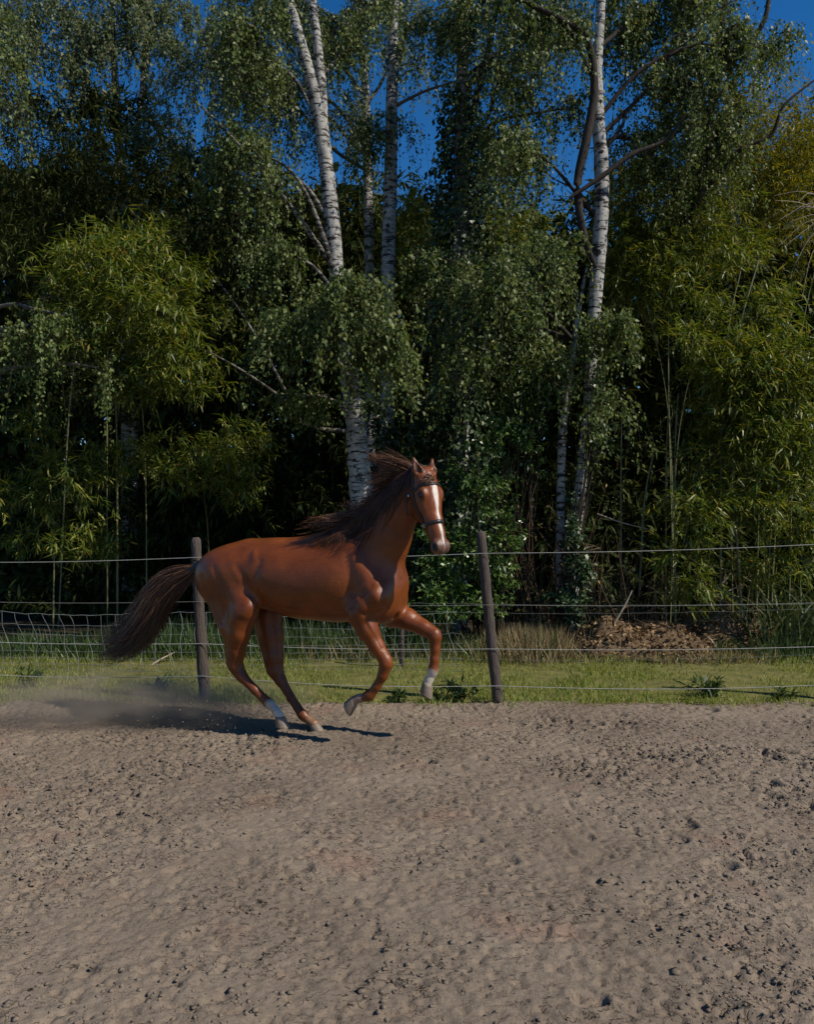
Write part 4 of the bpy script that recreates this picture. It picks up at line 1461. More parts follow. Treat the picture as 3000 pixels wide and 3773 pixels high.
if 'veg' not in SKIP:
    GZ = 1950 + 4800 / 10.8
    # ---- central birch, forked
    D = 10.9
    birch('large leaning birch with a forked white trunk rising behind the horse',
          [(T((1345, 2400, D), (1340, 1950, D), (1325, 1750, D), (1305, 1520, D), (1278, 1300, D), (1245, 1050, D), (1222, 800, D), (1195, 560, D), (1168, 380, D), (1105, 150, D), (1050, -60, D), (990, -420, D), (960, -1000, D)),
            [.19, .165, .155, .135, .12, .105, .105, .10, .092, .075, .062, .05, .03]),
           (T((1190, 520, D), (1185, 330, D), (1165, 120, D), (1145, -60, D), (1130, -500, D), (1140, -1100, D)), [.075, .07, .06, .055, .045, .025])],
          [B(1290, 1150, 9.4, 170, 100, .40, 190, .85, 46, .2), B(1400, 1310, 9.35, 120, 100, .32, 115, .7, 46, .2),
           B(1120, 1270, 9.6, 130, 130, .35, 110, .7, 40, .2), B(1090, 1500, 10.3, 90, 60, .3, 50, .4, 36, .1),
           B(790, 250, 10.6, 300, 260, .8, 270, 1.1, 40, .5), B(920, 640, 10.5, 190, 200, .6, 150, .9, 40, .5),
           B(1350, 260, 11.4, 200, 220, .5, 110, .9, 38, .5), B(1030, 980, 10.6, 110, 120, .5, 70, .8, 40, .4),
           B(760, -350, 10.6, 420, 260, 1.0, 120, 1.1, 34, .5), B(1250, -500, 10.4, 420, 260, 1.2, 120, 1.1, 34, .5)],
          11, limbs=[(T((1248, 1060, D), (1165, 800, 10.6), (1080, 640, 10.4), (960, 560, 10.2)), [.045, .032, .020, .006]),
                     (T((1210, 960, D), (1040, 720, 10.5), (820, 470, 10.2), (700, 360, 10.0)), [.042, .030, .018, .004]),
                     (T((1285, 1590, D), (1180, 1580, 10.6), (1120, 1560, 10.4)), [.035, .025, .012]),
                     (T((1060, 1480, 10.5), (900, 1370, 10.3), (760, 1290, 10.2)), [.020, .015, .006]),
                     (T((1110, 1560, 10.6), (1010, 1360, 10.5), (900, 1170, 10.4), (770, 990, 10.4)), [.024, .020, .013, .004])],
          limbmat='birchdark', trunk_label=None)
    # ---- slender birch right of it
    D = 12.4
    birch('slender straight birch between the forked birch and the ivy covered trunk',
          [(T((1425, 2400, D), (1428, 1300, D), (1432, 900, D), (1440, 620, D), (1445, 300, D), (1452, 0, D), (1458, -500, D), (1440, -1100, D)), [.12, .11, .105, .10, .09, .085, .06, .03])],
          [B(1560, 110, 12.0, 180, 130, .6, 110, .7, 36, .5), B(1500, -300, 12.2, 260, 260, .9, 80, 1.0, 34, .5), B(1390, 560, 12.5, 120, 160, .5, 70, .8, 34, .4)],
          12, limbs=[(T((1440, 400, D), (1560, 340, 12.2), (1680, 300, 12.0)), [.03, .022, .012])])
    D = 13.6
    birch('thin pale birch stem half hidden behind the forked birch',
          [(T((1370, 2400, D), (1362, 1100, D), (1352, 500, D), (1342, 250, D), (1325, 80, D), (1300, -300, D)), [.09, .085, .07, .065, .055, .03])],
          [B(1340, 60, 13.4, 160, 160, .6, 90, .9, 32, .5), B(1290, 520, 13.3, 130, 180, .6, 130, .9, 34, .4), B(960, 120, 13.2, 200, 150, .6, 150, 1.0, 34, .5), B(1010, 430, 13.2, 200, 170, .6, 170, 1.0, 34, .5), B(1240, 180, 13.4, 150, 170, .6, 120, 1.0, 34, .5), B(740, 300, 13.6, 170, 190, .6, 190, 1.1, 34, .5), B(1480, 330, 13.6, 70, 200, .4, 60, .8, 32, .4), B(1100, 40, 13.3, 180, 110, .6, 150, .9, 34, .5), B(880, -40, 13.5, 220, 110, .6, 150, 1.1, 34, .5), B(900, 330, 13.8, 160, 150, .5, 110, 1.0, 34, .5), B(1480, 20, 13.6, 110, 120, .5, 80, .8, 32, .4)], 13, 'birchleaf2')
    # ---- ivy-covered trunk
    D = 12.0
    birch('birch whose trunk is wrapped in dark ivy to half its height',
          [(T((1690, 2400, D), (1700, 1200, D), (1705, 700, D), (1702, 450, D), (1705, 250, D), (1712, 50, D), (1722, -400, D), (1740, -1000, D)), [.13, .12, .12, .105, .095, .085, .07, .03])],
          [B(1800, 80, 11.5, 220, 180, .7, 240, 1.0, 40, .5), B(1860, 560, 11.3, 130, 150, .5, 130, .9, 40, .4), B(1740, -420, 11.6, 330, 260, 1.0, 80, 1.1, 34, .5), B(1930, 330, 11.4, 120, 160, .5, 90, .9, 36, .5), B(2110, 120, 12.2, 120, 150, .5, 120, .9, 36, .5), B(1860, 330, 12.3, 120, 170, .5, 80, .8, 34, .4), B(2080, 480, 12.4, 110, 160, .5, 60, .8, 34, .4)],
          14, bark='birch', limbs=[(T((1720, 500, D), (1790, 230, 11.9), (1830, 40, 11.8), (1860, -150, 11.8)), [.05, .045, .035, .02]),
                                  (T((1710, 330, D), (1760, 270, 11.8), (1820, 245, 11.7)), [.03, .022, .012])], limbmat='darklimb')
    g = np.random.default_rng(61)
    n = 7500
    u = g.random(n)
    yy = 320 + u * 1800
    rad = np.interp(yy, [320, 420, 700, 900, 1300, 2100], [.14, .26, .40, .48, .55, .5])
    th = g.random(n) * 6.283
    cx = np.array([at(1690, y_, 12.0)[:] for y_ in yy])
    p = cx + np.stack([np.cos(th), np.sin(th), 0 * th], 1) * (rad * (.35 + .65 * g.random(n) ** .5) * (1 + .35 * np.sin(yy * .021 + th * 2)))[:, None] + g.normal(0, .04, (n, 3))
    iv = thing('ivy', 'dark ivy climbing the birch trunk in the sky gap', 'ivy', tuple(np.array(at(1690, 2400, 12.0)) * (1, 1, 0)))
    outd = np.stack([np.cos(th), np.sin(th), 0 * th], 1)
    v, f = leaves(p, unit(np.array([0, 0, -1.0]) + outd * .4 + g.normal(0, .5, (n, 3))), unit(outd + g.normal(0, .4, (n, 3)) + np.array([0, 0, .4])), .085 * (.6 + .7 * g.random(n)), .075 * (.6 + .7 * g.random(n)), .1, .4)
    obj('foliage', new_mesh('ivy_foliage', v, f), M['ivy'], iv)
    tv = Geo()
    for k in range(14):
        a = g.random() * 6.283
        zz_ = np.linspace(1750, 420, 14)
        P = np.array([np.array(at(1690, q, 12.0)) + np.array([math.cos(a + q * .002), math.sin(a + q * .002), 0]) * .15 for q in zz_])
        tv.add(*tube(P, np.linspace(.014, .006, 14), 5, 0, False))
    obj('stems', tv.mesh('ivy_stems'), M['twig'], iv)

    # ---- right-hand birch
    D = 10.6
    birch('tall white birch with a crooked dark side limb, right of the ivy trunk',
          [(T((2095, 2420, D), (2130, 1900, D), (2160, 1600, D), (2178, 1350, D), (2190, 1150, D), (2210, 900, D), (2218, 650, D), (2205, 450, D), (2200, 250, D), (2215, 0, D), (2225, -500, D), (2240, -1100, D)),
            [.085, .075, .070, .072, .085, .096, .094, .085, .072, .06, .045, .02]),
           (T((2060, 2350, 10.7), (2070, 1680, 10.7), (2085, 1500, 10.7), (2112, 1300, 10.7), (2140, 1100, 10.7), (2165, 980, 10.65)), [.05, .055, .052, .042, .03, .015])],
          [B(1980, 160, 10.3, 150, 190, .5, 150, 1.0, 42, .5), B(2410, 130, 11.1, 220, 200, .6, 230, 1.0, 42, .5), B(2600, 330, 10.9, 190, 200, .6, 200, 1.0, 42, .5),
           B(1920, 660, 10.4, 130, 170, .5, 120, 1.0, 42, .4), B(2010, 1000, 10.2, 100, 180, .5, 110, .9, 42, .3), B(1800, 1080, 10.0, 190, 140, .45, 135, .9, 44, .3),
           B(1570, 1050, 10.3, 120, 110, .45, 75, .9, 42, .3), B(2380, 560, 11.1, 100, 120, .4, 60, .8, 40, .4), B(2260, 1210, 9.9, 180, 50, .4, 95, .6, 44, .1),
           B(2000, 1330, 10.1, 110, 110, .35, 60, .7, 42, .2), B(2150, -420, 10.2, 480, 260, 1.1, 90, 1.1, 34, .5), B(2720, 150, 10.4, 120, 130, .5, 110, .9, 40, .5),
           B(2250, 1560, 10.1, 50, 120, .25, 26, .6, 40, .1), B(1700, 1330, 10.2, 140, 90, .4, 55, .7, 40, .2)],
          15, limbs=[(T((2190, 980, 10.55), (2155, 880, 10.4), (2128, 690, 10.4), (2160, 520, 10.4), (2190, 330, 10.4), (2165, 150, 10.3), (2080, 80, 10.2), (1940, 10, 10.1), (1800, -80, 10.0)), [.040, .045, .055, .060, .055, .042, .038, .03, .02]),
                     (T((2100, 730, 10.3), (2220, 650, 10.3), (2330, 570, 10.3), (2450, 520, 10.3), (2520, 430, 10.2)), [.022, .034, .034, .028, .012]),
                     (T((2225, 560, D), (2290, 470, 10.6), (2310, 400, 10.6)), [.03, .022, .015])], limbmat='darklimb')
    # ---- dark-limbed birch behind on the right
    D = 11.6
    birch('dark limbed birch arching towards the top right corner',
          [(T((2250, 2400, 15.6), (2330, 1400, 15.0), (2430, 980, 12.8), (2560, 760, D), (2590, 600, D), (2620, 400, D), (2660, 100, D), (2700, -300, D), (2720, -900, D)), [.08, .07, .065, .06, .055, .05, .045, .035, .02])],
          [B(2560, 60, 11.3, 220, 180, .6, 220, .9, 38, .5), B(2660, 560, 11.2, 140, 170, .5, 150, .9, 40, .4), B(2880, 190, 11.0, 80, 70, .4, 50, .5, 36, .4), B(2480, 700, 11.2, 120, 140, .5, 100, .8, 38, .4), B(2640, -420, 11.3, 350, 240, 1.0, 60, 1.0, 34, .5)],
          16, bark='darklimb', limbmat='darklimb', limbs=[(T((2570, 740, D), (2720, 560, 11.2), (2840, 500, 11.1), (2890, 390, 11.0), (3010, 290, 11.0)), [.03, .03, .025, .02, .012]), (T((2640, 300, D), (2800, 110, 11.2), (2840, -40, 11.2), (2870, -200, 11.2)), [.03, .035, .03, .02])])
    # ---- far left birches
    D = 15.0
    birch('pair of distant white birch stems above the dark bamboo in the far corner',
          [(T((470, 2300, D), (462, 1000, D), (455, 690, D), (440, 560, D), (432, 470, D), (420, 200, D), (400, -300, D)), [.10, .10, .085, .085, .08, .06, .03]),
           (T((490, 2300, D), (500, 900, D), (500, 650, D), (507, 480, D), (530, 280, D), (540, 0, D), (550, -400, D)), [.07, .065, .055, .055, .05, .04, .02])],
          [B(450, 190, 14.6, 250, 150, .8, 210, .9, 36, .5), B(150, 300, 14.4, 200, 260, .8, 230, 1.3, 36, .5), B(600, 540, 14.6, 150, 130, .6, 90, 1.0, 34, .4), B(120, 30, 14.4, 220, 150, .8, 170, 1.2, 36, .5),
           B(640, 80, 14.8, 260, 200, .9, 240, 1.2, 34, .5), B(40, 420, 14.6, 120, 120, .6, 80, 1.0, 34, .4), B(300, -300, 14.6, 420, 220, 1.0, 170, 1.2, 34, .5), B(700, 640, 14.6, 130, 90, .6, 80, .9, 34, .3)], 17, 'birchleaf2', leafscale=1.15)
    # ---- low hanging birch branch at the far left front
    D = 10.3
    birch('low birch branch with hanging leaf curtains beside the bamboo at the picture edge',
          [(T((-160, 2400, D), (-170, 1700, D), (-150, 1200, D), (-180, 600, D), (-200, 0, D)), [.13, .12, .11, .09, .05])],
          [B(130, 1240, 9.9, 120, 50, .3, 60, .8, 44, .0), B(280, 1200, 9.9, 60, 40, .25, 55, .85, 44, .0), B(-150, 300, 10.3, 260, 300, .8, 200, 1.0, 38, .5), B(420, 1400, 10.0, 60, 60, .3, 30, .6, 40, 0)], 18,
          limbs=[(T((-150, 1250, D), (60, 1205, 10.1), (180, 1195, 10.0), (260, 1190, 9.9)), [.03, .02, .014, .006])])

    # ---- bamboo: front clumps
    bamboo('sunlit yellow-green bamboo clump above the netting, left of the forked birch', (-3.6, 11.5, 0),
           [B(480, 960, 10.5, 200, 150, .55, 420, 24), B(600, 1180, 10.3, 190, 190, .5, 560, 28), B(420, 1180, 10.5, 170, 150, .5, 300, 18), B(580, 1390, 10.4, 180, 90, .4, 180, 12), B(330, 1020, 10.6, 90, 120, .4, 110, 8)], 31, 'bamboo', 2)
    bamboo('shaded bamboo with drooping fans low behind the horse rump', (-2.9, 12.4, 0),
           [B(640, 1660, 11.0, 170, 50, .4, 110, 10), B(870, 1620, 10.9, 110, 70, .4, 110, 9), B(760, 1750, 10.9, 150, 45, .35, 80, 8), B(430, 1690, 11.0, 130, 50, .4, 50, 6), B(900, 1790, 11.2, 90, 80, .4, 60, 5)], 32, 'bamboo', 1)
    bamboo('dark bamboo hanging at the edge beyond the netting', (-5.4, 12.2, 0),
           [B(130, 1580, 11.0, 110, 60, .4, 50, 5), B(40, 1830, 10.8, 120, 80, .35, 130, 8), B(260, 1800, 10.8, 110, 110, .35, 110, 8), B(330, 2000, 10.7, 130, 60, .35, 80, 6), B(140, 1990, 11.0, 110, 90, .4, 40, 5)], 33, 'bamboo', 1)
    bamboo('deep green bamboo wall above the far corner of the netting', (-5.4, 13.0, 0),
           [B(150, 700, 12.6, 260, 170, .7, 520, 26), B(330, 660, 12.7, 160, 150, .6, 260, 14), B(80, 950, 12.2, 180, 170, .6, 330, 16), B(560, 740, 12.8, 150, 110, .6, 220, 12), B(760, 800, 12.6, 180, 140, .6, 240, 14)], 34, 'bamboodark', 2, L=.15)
    bamboo('tall golden bamboo crown at the edge below the blue corner of sky', (6.1, 13.4, 0),
           [B(2850, 520, 12.6, 200, 170, .7, 620, 30), B(2950, 800, 12.5, 180, 230, .6, 620, 30), B(2700, 780, 12.6, 180, 200, .6, 480, 24), B(3080, 520, 12.8, 160, 200, .7, 240, 14)], 35, 'bambooyel', 2, L=.12, W=.015)
    bamboo('green bamboo with yellowing tips right beside the white birch', (4.1, 12.8, 0),
           [B(2400, 760, 12.0, 150, 170, .6, 420, 22), B(2480, 980, 11.8, 170, 150, .5, 420, 22), B(2330, 1000, 11.9, 100, 140, .5, 180, 10), B(2620, 880, 12.0, 150, 160, .6, 300, 16)], 36, 'bamboo', 3)
    ex = [(T((2735, 2300, 10.6), (2700, 1650, 10.5), (2720, 1250, 10.5), (2795, 960, 10.5)), .016), (T((2655, 2300, 10.7), (2660, 1500, 10.7), (2690, 1180, 10.7), (2730, 1000, 10.7)), .012),
          (T((2490, 2300, 10.8), (2487, 1900, 10.8), (2490, 1600, 10.8), (2500, 1450, 10.8)), .014), (T((2355, 2200, 11.0), (2375, 1850, 11.0), (2410, 1660, 11.0)), .015),
          (T((2290, 2200, 11.1), (2288, 1800, 11.1), (2292, 1500, 11.1)), .012), (T((2455, 2300, 10.9), (2455, 1750, 10.9), (2465, 1480, 10.9)), .011), (T((2520, 2000, 10.9), (2560, 1780, 10.9), (2620, 1620, 10.9)), .012)]
    bamboo('broad light green bamboo clump with bare culms over the mulch heap', (4.6, 11.6, 0),
           [B(2840, 1360, 10.4, 180, 140, .5, 520, 26), B(2720, 1420, 10.5, 130, 120, .4, 230, 14), B(2900, 1620, 10.3, 150, 140, .45, 360, 18), B(2680, 1640, 10.4, 170, 80, .4, 220, 14), B(2600, 1230, 10.6, 110, 110, .4, 120, 8), B(2760, 1130, 10.7, 130, 120, .4, 110, 8)], 37, 'bamboo', 3, per=9, extra_culms=ex)
    bamboo('lower bamboo shoots beside the reeds, behind the heap', (4.9, 11.3, 0),
           [B(2560, 1880, 10.3, 90, 120, .35, 130, 8), B(2760, 1850, 10.2, 110, 90, .35, 130, 8), B(2930, 1900, 10.2, 110, 150, .4, 170, 10), B(2520, 2080, 10.2, 90, 110, .3, 110, 7), B(2880, 2080, 10.4, 120, 90, .4, 70, 6)], 38, 'bamboo', 3)
    bamboo('ochre topped bamboo in the middle gap under the blue sky', (.35, 14.2, 0),
           [B(1600, 830, 13.6, 130, 110, .6, 300, 16), B(1830, 860, 13.6, 160, 140, .6, 300, 16), B(1560, 1020, 13.2, 200, 120, .6, 260, 14)], 39, 'bamboo', 3)
    # bamboo behind, filling the depth
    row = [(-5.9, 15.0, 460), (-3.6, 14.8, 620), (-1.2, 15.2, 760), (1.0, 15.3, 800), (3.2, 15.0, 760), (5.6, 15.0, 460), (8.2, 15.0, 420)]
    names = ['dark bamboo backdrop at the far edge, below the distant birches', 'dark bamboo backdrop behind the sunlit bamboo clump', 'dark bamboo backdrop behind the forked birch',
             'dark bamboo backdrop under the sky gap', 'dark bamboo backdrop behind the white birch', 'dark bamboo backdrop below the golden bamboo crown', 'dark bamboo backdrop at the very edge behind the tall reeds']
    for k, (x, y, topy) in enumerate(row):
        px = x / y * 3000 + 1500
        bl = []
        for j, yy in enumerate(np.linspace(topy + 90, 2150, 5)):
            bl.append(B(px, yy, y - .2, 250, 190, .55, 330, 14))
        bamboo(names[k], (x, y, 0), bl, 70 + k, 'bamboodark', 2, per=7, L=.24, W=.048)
    # further woodland behind everything
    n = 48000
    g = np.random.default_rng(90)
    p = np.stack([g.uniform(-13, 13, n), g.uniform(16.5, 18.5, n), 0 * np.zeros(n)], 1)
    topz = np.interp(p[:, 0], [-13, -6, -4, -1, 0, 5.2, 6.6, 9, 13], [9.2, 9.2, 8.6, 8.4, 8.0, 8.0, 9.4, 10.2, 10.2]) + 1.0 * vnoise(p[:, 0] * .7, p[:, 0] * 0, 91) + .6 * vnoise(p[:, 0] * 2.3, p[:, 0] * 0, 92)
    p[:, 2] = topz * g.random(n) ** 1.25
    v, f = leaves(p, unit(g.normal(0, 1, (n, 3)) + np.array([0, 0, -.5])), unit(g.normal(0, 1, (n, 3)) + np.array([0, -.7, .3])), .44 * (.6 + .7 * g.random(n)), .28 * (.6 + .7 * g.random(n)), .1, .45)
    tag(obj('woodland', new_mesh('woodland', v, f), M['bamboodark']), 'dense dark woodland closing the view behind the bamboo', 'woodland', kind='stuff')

    # ---- laurel shrub behind the post
    def shrub(name, label, base, blobs, leafmat, seed, L=.075, W=.03, stems=9, droop=-.35):
        g = np.random.default_rng(seed)
        root = thing(name, label, 'shrub', (base[0], base[1], 0))
        lv, tv = Geo(), Geo()
        for c, r, n, ncl in blobs:
            p, cc, k = blob_points(g, n, c, r, ncl, .22)
            out = unit((p - cc[k]) * .8 + (p - c) * .4 + np.array([0, -.15, .1]))
            per = 6
            m = len(p) * per
            pp = np.repeat(p, per, 0) + g.normal(0, .02, (m, 3))
            oo = np.repeat(out, per, 0)
            ax = unit(oo * .5 + g.normal(0, .7, (m, 3)) + np.array([0, 0, droop]))
            nr = unit(np.array([0, -.3, 1.0]) + g.normal(0, .45, (m, 3)))
            lv.add(*leaves(pp, ax, nr, L * (.6 + .7 * g.random(m)), W * (.7 + .5 * g.random(m)), .15, .45))
            for q in cc[:stems]:
                P = catmull([np.array([base[0] + g.normal(0, .2), base[1] + g.normal(0, .15), 0]), (np.array(base) + q) / 2 + g.normal(0, .1, 3), q], 10)
                tv.add(*tube(P, np.linspace(.014, .004, 10), 5, 0, False))
        obj('stems', tv.mesh('shrub_stems'), M['twig'], root)
        obj('foliage', lv.mesh('shrub_foliage'), M[leafmat], root)
        return root
    shrub('laurel_shrub', 'glossy green leafy shrub behind the upright post and the horse head', (1.1, 10.6, 0),
          [B(1780, 1810, 10.3, 110, 110, .35, 260, 18), B(1800, 2000, 10.2, 120, 120, .35, 320, 20), B(1640, 2050, 10.2, 120, 110, .35, 260, 18), B(1640, 2220, 10.0, 130, 70, .3, 240, 16), B(1800, 2180, 10.2, 100, 90, .3, 170, 12), B(1880, 1660, 10.4, 120, 130, .4, 190, 14), B(1930, 1480, 10.4, 130, 130, .4, 150, 12)], 'laurel', 41)
    shrub('ivy_shrub', 'ivy swathing the foot of the white birch', (2.0, 10.4, 0),
          [B(2130, 2080, 10.2, 45, 160, .2, 210, 14), B(2090, 2220, 10.1, 70, 80, .25, 130, 9), B(2205, 1700, 10.45, 45, 150, .15, 55, 7), B(2100, 1850, 10.5, 30, 120, .15, 30, 5), B(2215, 1450, 10.45, 40, 130, .15, 34, 5)], 'ivy', 42, .055, .05, 5)
    shrub('evergreen_shrub', 'dark evergreen shrub in the shade between the forked birch and the horse head', (-.1, 12.0, 0),
          [B(1480, 1560, 11.6, 120, 150, .4, 170, 12), B(1560, 1780, 11.5, 120, 140, .4, 170, 12), B(1430, 1800, 11.7, 110, 150, .4, 130, 10), B(1480, 2050, 11.5, 150, 130, .4, 130, 10), B(1640, 1560, 11.7, 120, 140, .4, 130, 10)], 'ivy', 40, .10, .045, 6)
    # ---- dry brush
    g = np.random.default_rng(43)
    def brush(label, px0, px1, D, n, h, seed):
        g = np.random.default_rng(seed)
        root = thing('dry_brush', label, 'brush', tuple(np.array(at((px0 + px1) / 2, 2450, D)) * (1, 1, 0)))
        P = []
        for _ in range(n):
            b = np.array(at(g.uniform(px0, px1), 2450, D + g.normal(0, .25))); b[2] = 0
            hh = h * (.35 + .75 * g.random())
            tip = b + np.array([g.normal(0, .25) * hh, g.normal(0, .2) * hh, hh])
            P.append(catmull([b, (b + tip) / 2 + g.normal(0, .05, 3), tip], 7))
            if g.random() < .8:
                s0 = P[-1][g.integers(2, 6)]
                P.append(catmull([s0, s0 + g.normal(0, .12, 3) + (0, 0, .08), s0 + g.normal(0, .2, 3) + (0, 0, .12)], 7))
        v, f = strands(np.array(P), .0050, .0018)
        obj('stems', new_mesh('brush_stems', v, f), M['drystem'], root)
        n2 = 500
        k = g.integers(0, len(P), n2)
        pp = np.array(P)[k, g.integers(2, 7, n2)]
        v, f = leaves(pp, unit(g.normal(0, 1, (n2, 3)) + np.array([0, 0, -.8])), unit(g.normal(0, 1, (n2, 3))), .06, .022, .1, .4)
        obj('dead_leaves', new_mesh('brush_leaves', v, f), M['litter'], root)
    brush('reddish dry stems between the leafy shrub and the white birch', 1930, 2070, 10.6, 60, 2.3, 44)
    brush('brown dry brush behind the mulch heap, right of the ivy', 2180, 2460, 10.7, 70, 1.5, 45)
    brush('dead twigs piled in the dark hollow behind the heap near the reeds', 2560, 2800, 11.0, 36, 1.0, 46)

    # ---- mulch heap
    mh = thing('mulch_heap', 'brown heap of leaf mulch and clippings behind the wires', 'heap', tuple(np.array(at(2350, 2440, 10.2)) * (1, 1, 0)))
    gx, gy = np.meshgrid(np.linspace(1.4, 5.6, 130), np.linspace(9.55, 12.0, 70))
    hz = np.zeros_like(gx)
    for (px, top, base, D, w) in ((2280, 2268, 2440, 10.10, .95), (2450, 2300, 2430, 10.1, .85), (2640, 2248, 2400, 10.7, 1.1), (2830, 2300, 2400, 10.9, .8), (2140, 2360, 2440, 10.05, .5)):
        c = np.array(at(px, top, D))
        hz = np.maximum(hz, c[2] * np.exp(-((gx - c[0]) / (.66 * w)) ** 2 - ((gy - D) / .46) ** 2))
    hz = hz * (1 + .5 * vnoise(gx * 5, gy * 5, 81)) + .05 * vnoise(gx * 14, gy * 14, 82) + .03 * vnoise(gx * 30, gy * 30, 83) - .05
    ny, nx = gx.shape
    i = (np.arange(ny - 1)[:, None] * nx + np.arange(nx - 1)[None, :]).ravel()
    obj('mound', new_mesh('mulch_mound', np.stack([gx, gy, hz], -1).reshape(-1, 3), np.stack([i, i + 1, i + nx + 1, i + nx], -1), True), M['mulch'], mh)
    n = 16000
    ix, iy = g.integers(0, nx, n), g.integers(0, ny, n)
    hh = hz[iy, ix]
    ok = hh > .10
    p = np.stack([gx[iy, ix] + g.normal(0, .02, n), gy[iy, ix] + g.normal(0, .02, n), hh + .015 * g.random(n)], 1)[ok]
    n = len(p)
    v, f = leaves(p, unit(g.normal(0, 1, (n, 3)) * np.array([1, 1, .5])), unit(g.normal(0, .8, (n, 3)) + np.array([0, -.4, .8])), .035 + .06 * g.random(n), .014 + .03 * g.random(n), .25, .45)
    o = obj('leaf_litter', new_mesh('heap_litter', v, f), M['litter'], mh)
    o['kind'] = 'stuff'

    def stick(label, pts, r, m='deadwood'):
        P = catmull(T(*pts), 14)
        v, f = tube(P, np.linspace(r, r * .55, 14), 7, .06)
        o = obj('stick', new_mesh('stick', v, f, True), M[m])
        tag(o, label, 'stick')
    stick('pale broken stick stuck upright in the mulch heap', [(2262, 2300, 10.0), (2300, 2235, 10.0), (2330, 2175, 10.0)], .016)
    stick('grey branch lying aslant in the dark hollow right of the heap', [(2600, 2210, 10.9), (2660, 2150, 10.9), (2720, 2082, 10.9)], .022)
    stick('second thin stick leaning in the dark hollow', [(2620, 2205, 10.8), (2680, 2180, 10.8), (2740, 2150, 10.8)], .013)
    stick('long bare stick lying low across the bamboo culms', [(2200, 1893, 10.6), (2290, 1925, 10.6), (2390, 1950, 10.6)], .012)
    stick('short fallen stick in the grass behind the netting', [(545, 2460, 9.4), (590, 2430, 9.5), (650, 2400, 9.7)], .014)
    # bare arching twigs at the right edge
    tw = thing('bare_twigs', 'bare arching grey twigs reaching in from the edge below the golden bamboo', 'branch', tuple(np.array(at(3080, 780, 10.0))))
    P = []
    for _ in range(16):
        a = np.array(at(3080 + g.normal(0, 20), 780 + g.normal(0, 25), 10.0))
        b = np.array(at(g.uniform(2790, 2990), g.uniform(720, 1130), 10.0 + g.normal(0, .2)))
        P.append(catmull([a, (a + b) / 2 + np.array([0, 0, .12]) + g.normal(0, .05, 3), b], 9))
    v, f = strands(np.array(P), .007, .002)
    obj('twigs', new_mesh('bare_twigs', v, f), M['deadwood'], tw)['kind'] = 'stuff'

    # ---- reeds at the right
    def reeds(label, px, D, n, h, seed, spread=.35):
        g = np.random.default_rng(seed)
        c = np.array(at(px, 2450, D)); c[2] = 0
        root = thing('reed_clump', label, 'reeds', tuple(c))
        b = c + np.stack([g.normal(0, spread, n), g.normal(0, .2, n), 0 * np.zeros(n)], 1)
        d = np.stack([g.normal(0, .20, n), g.normal(-.1, .18, n), np.ones(n)], 1)
        hh = h * (.5 + .6 * g.random(n))
        t = np.linspace(0, 1, 6)
        P = b[:, None, :] + hh[:, None, None] * (d[:, None, :] * t[None, :, None] + np.stack([d[:, 0], d[:, 1], -.35 * np.ones(n)], 1)[:, None, :] * (t ** 2.5)[None, :, None] * .9)
        sd = unit(np.stack([g.normal(0, 1, n), g.normal(0, .4, n), 0 * np.zeros(n)], 1))
        w = (.010 + .008 * g.random(n))[:, None] * np.array([.7, 1, 1, .8, .5, .08])[None, :]
        v = np.stack([P + sd[:, None, :] * w[..., None], P - sd[:, None, :] * w[..., None]], 2).reshape(-1, 3)
        s0 = (np.arange(n) * 12)[:, None]
        k = (np.arange(5) * 2)[None, :]
        f = np.stack([s0 + k, s0 + k + 1, s0 + k + 3, s0 + k + 2], -1).reshape(-1, 4)
        obj('blades', new_mesh('reed_blades', v, f), M['reed'], root)
    reeds('tall grey-green reeds at the edge, right of the mulch heap', 2930, 10.4, 170, 1.25, 47, .28)
    reeds('shorter reed tuft between the heap and the tall reeds', 2720, 10.0, 60, .45, 48, .2)

    # ---- broad-leaved weeds along the arena edge
    def weed(label, px, py, D, n, h, seed):
        g = np.random.default_rng(seed)
        c = np.array(at(px, py, D)); c[2] = .01
        root = thing('weed_plant', label, 'weed', tuple(c))
        P, lv = [], Geo()
        for _ in range(max(5, n // 12)):
            tip = c + np.array([g.normal(0, .5) * h, g.normal(0, .4) * h, h * (.5 + .6 * g.random())])
            P.append(catmull([c, (c + tip) / 2 + np.array([0, 0, .03]), tip], 7))
        P = np.array(P)
        v, f = strands(P, .004, .002)
        obj('stems', new_mesh('weed_stems', v, f), M['weed'], root)
        k = g.integers(0, len(P), n)
        pp = P[k, g.integers(1, 7, n)]
        out = unit(np.stack([pp[:, 0] - c[0], pp[:, 1] - c[1], 0 * pp[:, 0]], 1) + g.normal(0, .3, (n, 3)))
        v, f = leaves(pp, out + np.array([0, 0, .25]), np.array([0, 0, 1.0]) + g.normal(0, .3, (n, 3)), .09 * (.6 + .7 * g.random(n)), .028 * (.6 + .6 * g.random(n)), .2, .45)
        obj('leaves', new_mesh('weed_leaves', v, f), M['weed'], root)
    weed('bushy dark green weed at the sand edge left of the upright post', 1690, 2575, 7.50, 150, .20, 51)
    weed('low weed at the sand edge by the post foot', 1600, 2585, 7.45, 60, .09, 52)
    weed('spreading green weed on the grass right of the post', 2620, 2590, 7.60, 170, .20, 53)
    weed('small weed on the bank near the picture edge by the reeds', 2890, 2595, 7.50, 70, .12, 54)
    weed('pale green weed in the grass behind the tail', 570, 2545, 7.95, 70, .15, 55)
    weed('taller weed in the grass below the netting', 95, 2540, 8.0, 70, .22, 56)
    weed('tuft of weed under the forelegs at the sand edge', 1470, 2580, 7.5, 70, .09, 57)

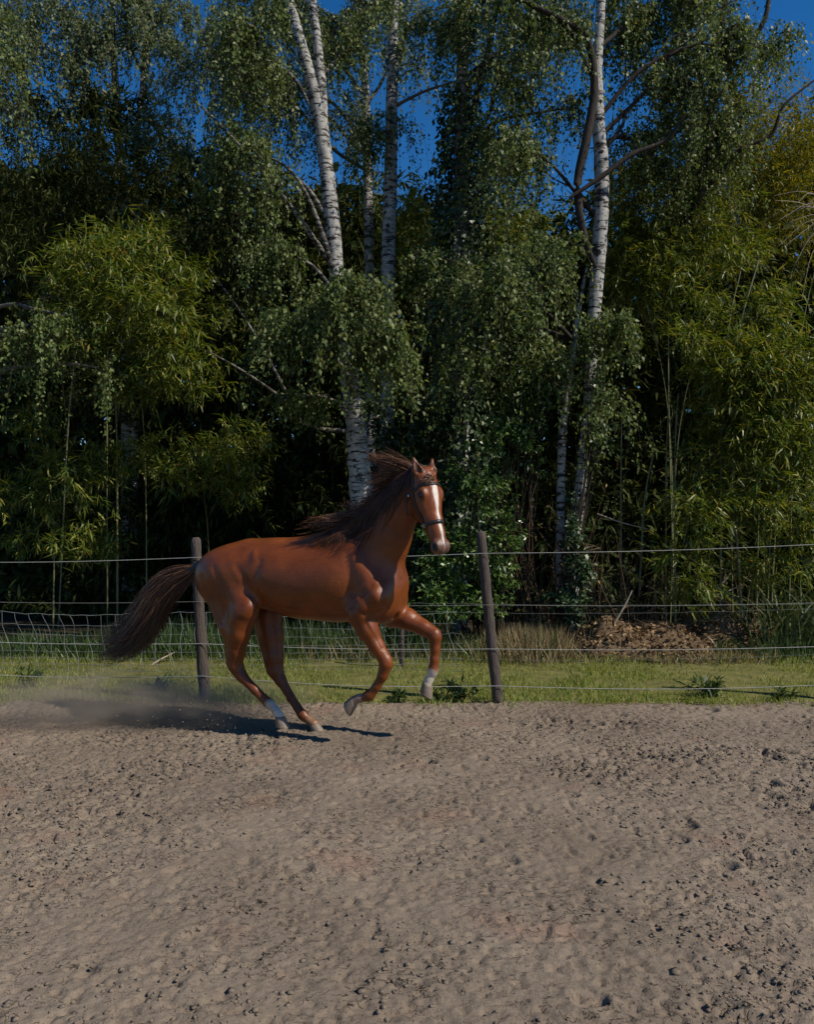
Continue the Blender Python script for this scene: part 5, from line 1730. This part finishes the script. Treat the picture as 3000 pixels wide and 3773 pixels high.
# ------------------------------------------------------------------ dust kicked up behind the hind hooves
def dust():
    def b(nt, out):
        tc = N(nt, 'ShaderNodeTexCoord')
        ln = N(nt, 'ShaderNodeVectorMath', operation='LENGTH')
        nt.links.new(tc.outputs['Object'], ln.inputs[0])
        fall = N(nt, 'ShaderNodeMapRange')
        fall.interpolation_type = 'SMOOTHSTEP'
        fall.inputs['From Min'].default_value = 1.0
        fall.inputs['From Max'].default_value = 0.1
        nt.links.new(ln.outputs['Value'], fall.inputs['Value'])
        mp = N(nt, 'ShaderNodeMapping')
        mp.inputs['Scale'].default_value = (2.6, 1.6, 1.3)
        nt.links.new(tc.outputs['Object'], mp.inputs['Vector'])
        n = N(nt, 'ShaderNodeTexNoise', Scale=1.6, Detail=3.0, Roughness=0.55)
        nt.links.new(mp.outputs[0], n.inputs['Vector'])
        nr = N(nt, 'ShaderNodeMapRange')
        nr.inputs['From Min'].default_value = 0.36
        nr.inputs['From Max'].default_value = 0.68
        nt.links.new(n.outputs['Fac'], nr.inputs['Value'])
        m = N(nt, 'ShaderNodeMath', operation='MULTIPLY')
        nt.links.new(fall.outputs[0], m.inputs[0]); nt.links.new(nr.outputs[0], m.inputs[1])
        m2 = N(nt, 'ShaderNodeMath', operation='MULTIPLY')
        m2.inputs[1].default_value = 8.0
        nt.links.new(m.outputs[0], m2.inputs[0])
        v = N(nt, 'ShaderNodeVolumePrincipled')
        v.inputs['Color'].default_value = (0.66, 0.54, 0.43, 1)
        v.inputs['Anisotropy'].default_value = 0.1
        nt.links.new(m2.outputs[0], v.inputs['Density'])
        nt.links.new(v.outputs[0], out.inputs['Volume'])
    m = mat('sand_dust', b)
    u = np.linspace(0, np.pi, 11); w = np.linspace(0, 2 * np.pi, 20, endpoint=False)
    P = np.array([(math.sin(a) * math.cos(c), math.sin(a) * math.sin(c), math.cos(a)) for a in u for c in w])
    i = np.arange(10)[:, None] * 20; j = np.arange(20)[None, :]; j2 = (j + 1) % 20
    f = np.stack([i + j, i + 20 + j, i + 20 + j2, i + j2], -1).reshape(-1, 4)
    o = obj('dust', new_mesh('dust', P, f, True), m)
    o.location = (-2.20, 6.75, .16)
    o.scale = (1.75, .50, .34)
    tag(o, 'brown dust cloud kicked up low behind the hind hooves', 'dust', kind='stuff')


if 'dust' not in SKIP:
    dust()
    # grains and crumbs of sand thrown up by the hind hooves
    g = np.random.default_rng(99)
    n = 260
    t = g.random(n)
    p = np.stack([-.78 - 1.5 * t ** 1.3 + g.normal(0, .10, n), 6.45 + .25 * g.normal(0, .5, n) + .1 * t, .02 + np.abs(g.normal(0, .16, n)) * (.35 + t * (1.3 - t))], 1)
    me = scatter_lumps('sand_spray', p, .0025 + .008 * g.random(n) ** 3, g.uniform(.6, 1, n), None, 5)
    tag(obj('sand_spray', me, M['sand']), 'crumbs of sand flying up behind the hind hooves', 'sand spray', kind='stuff')
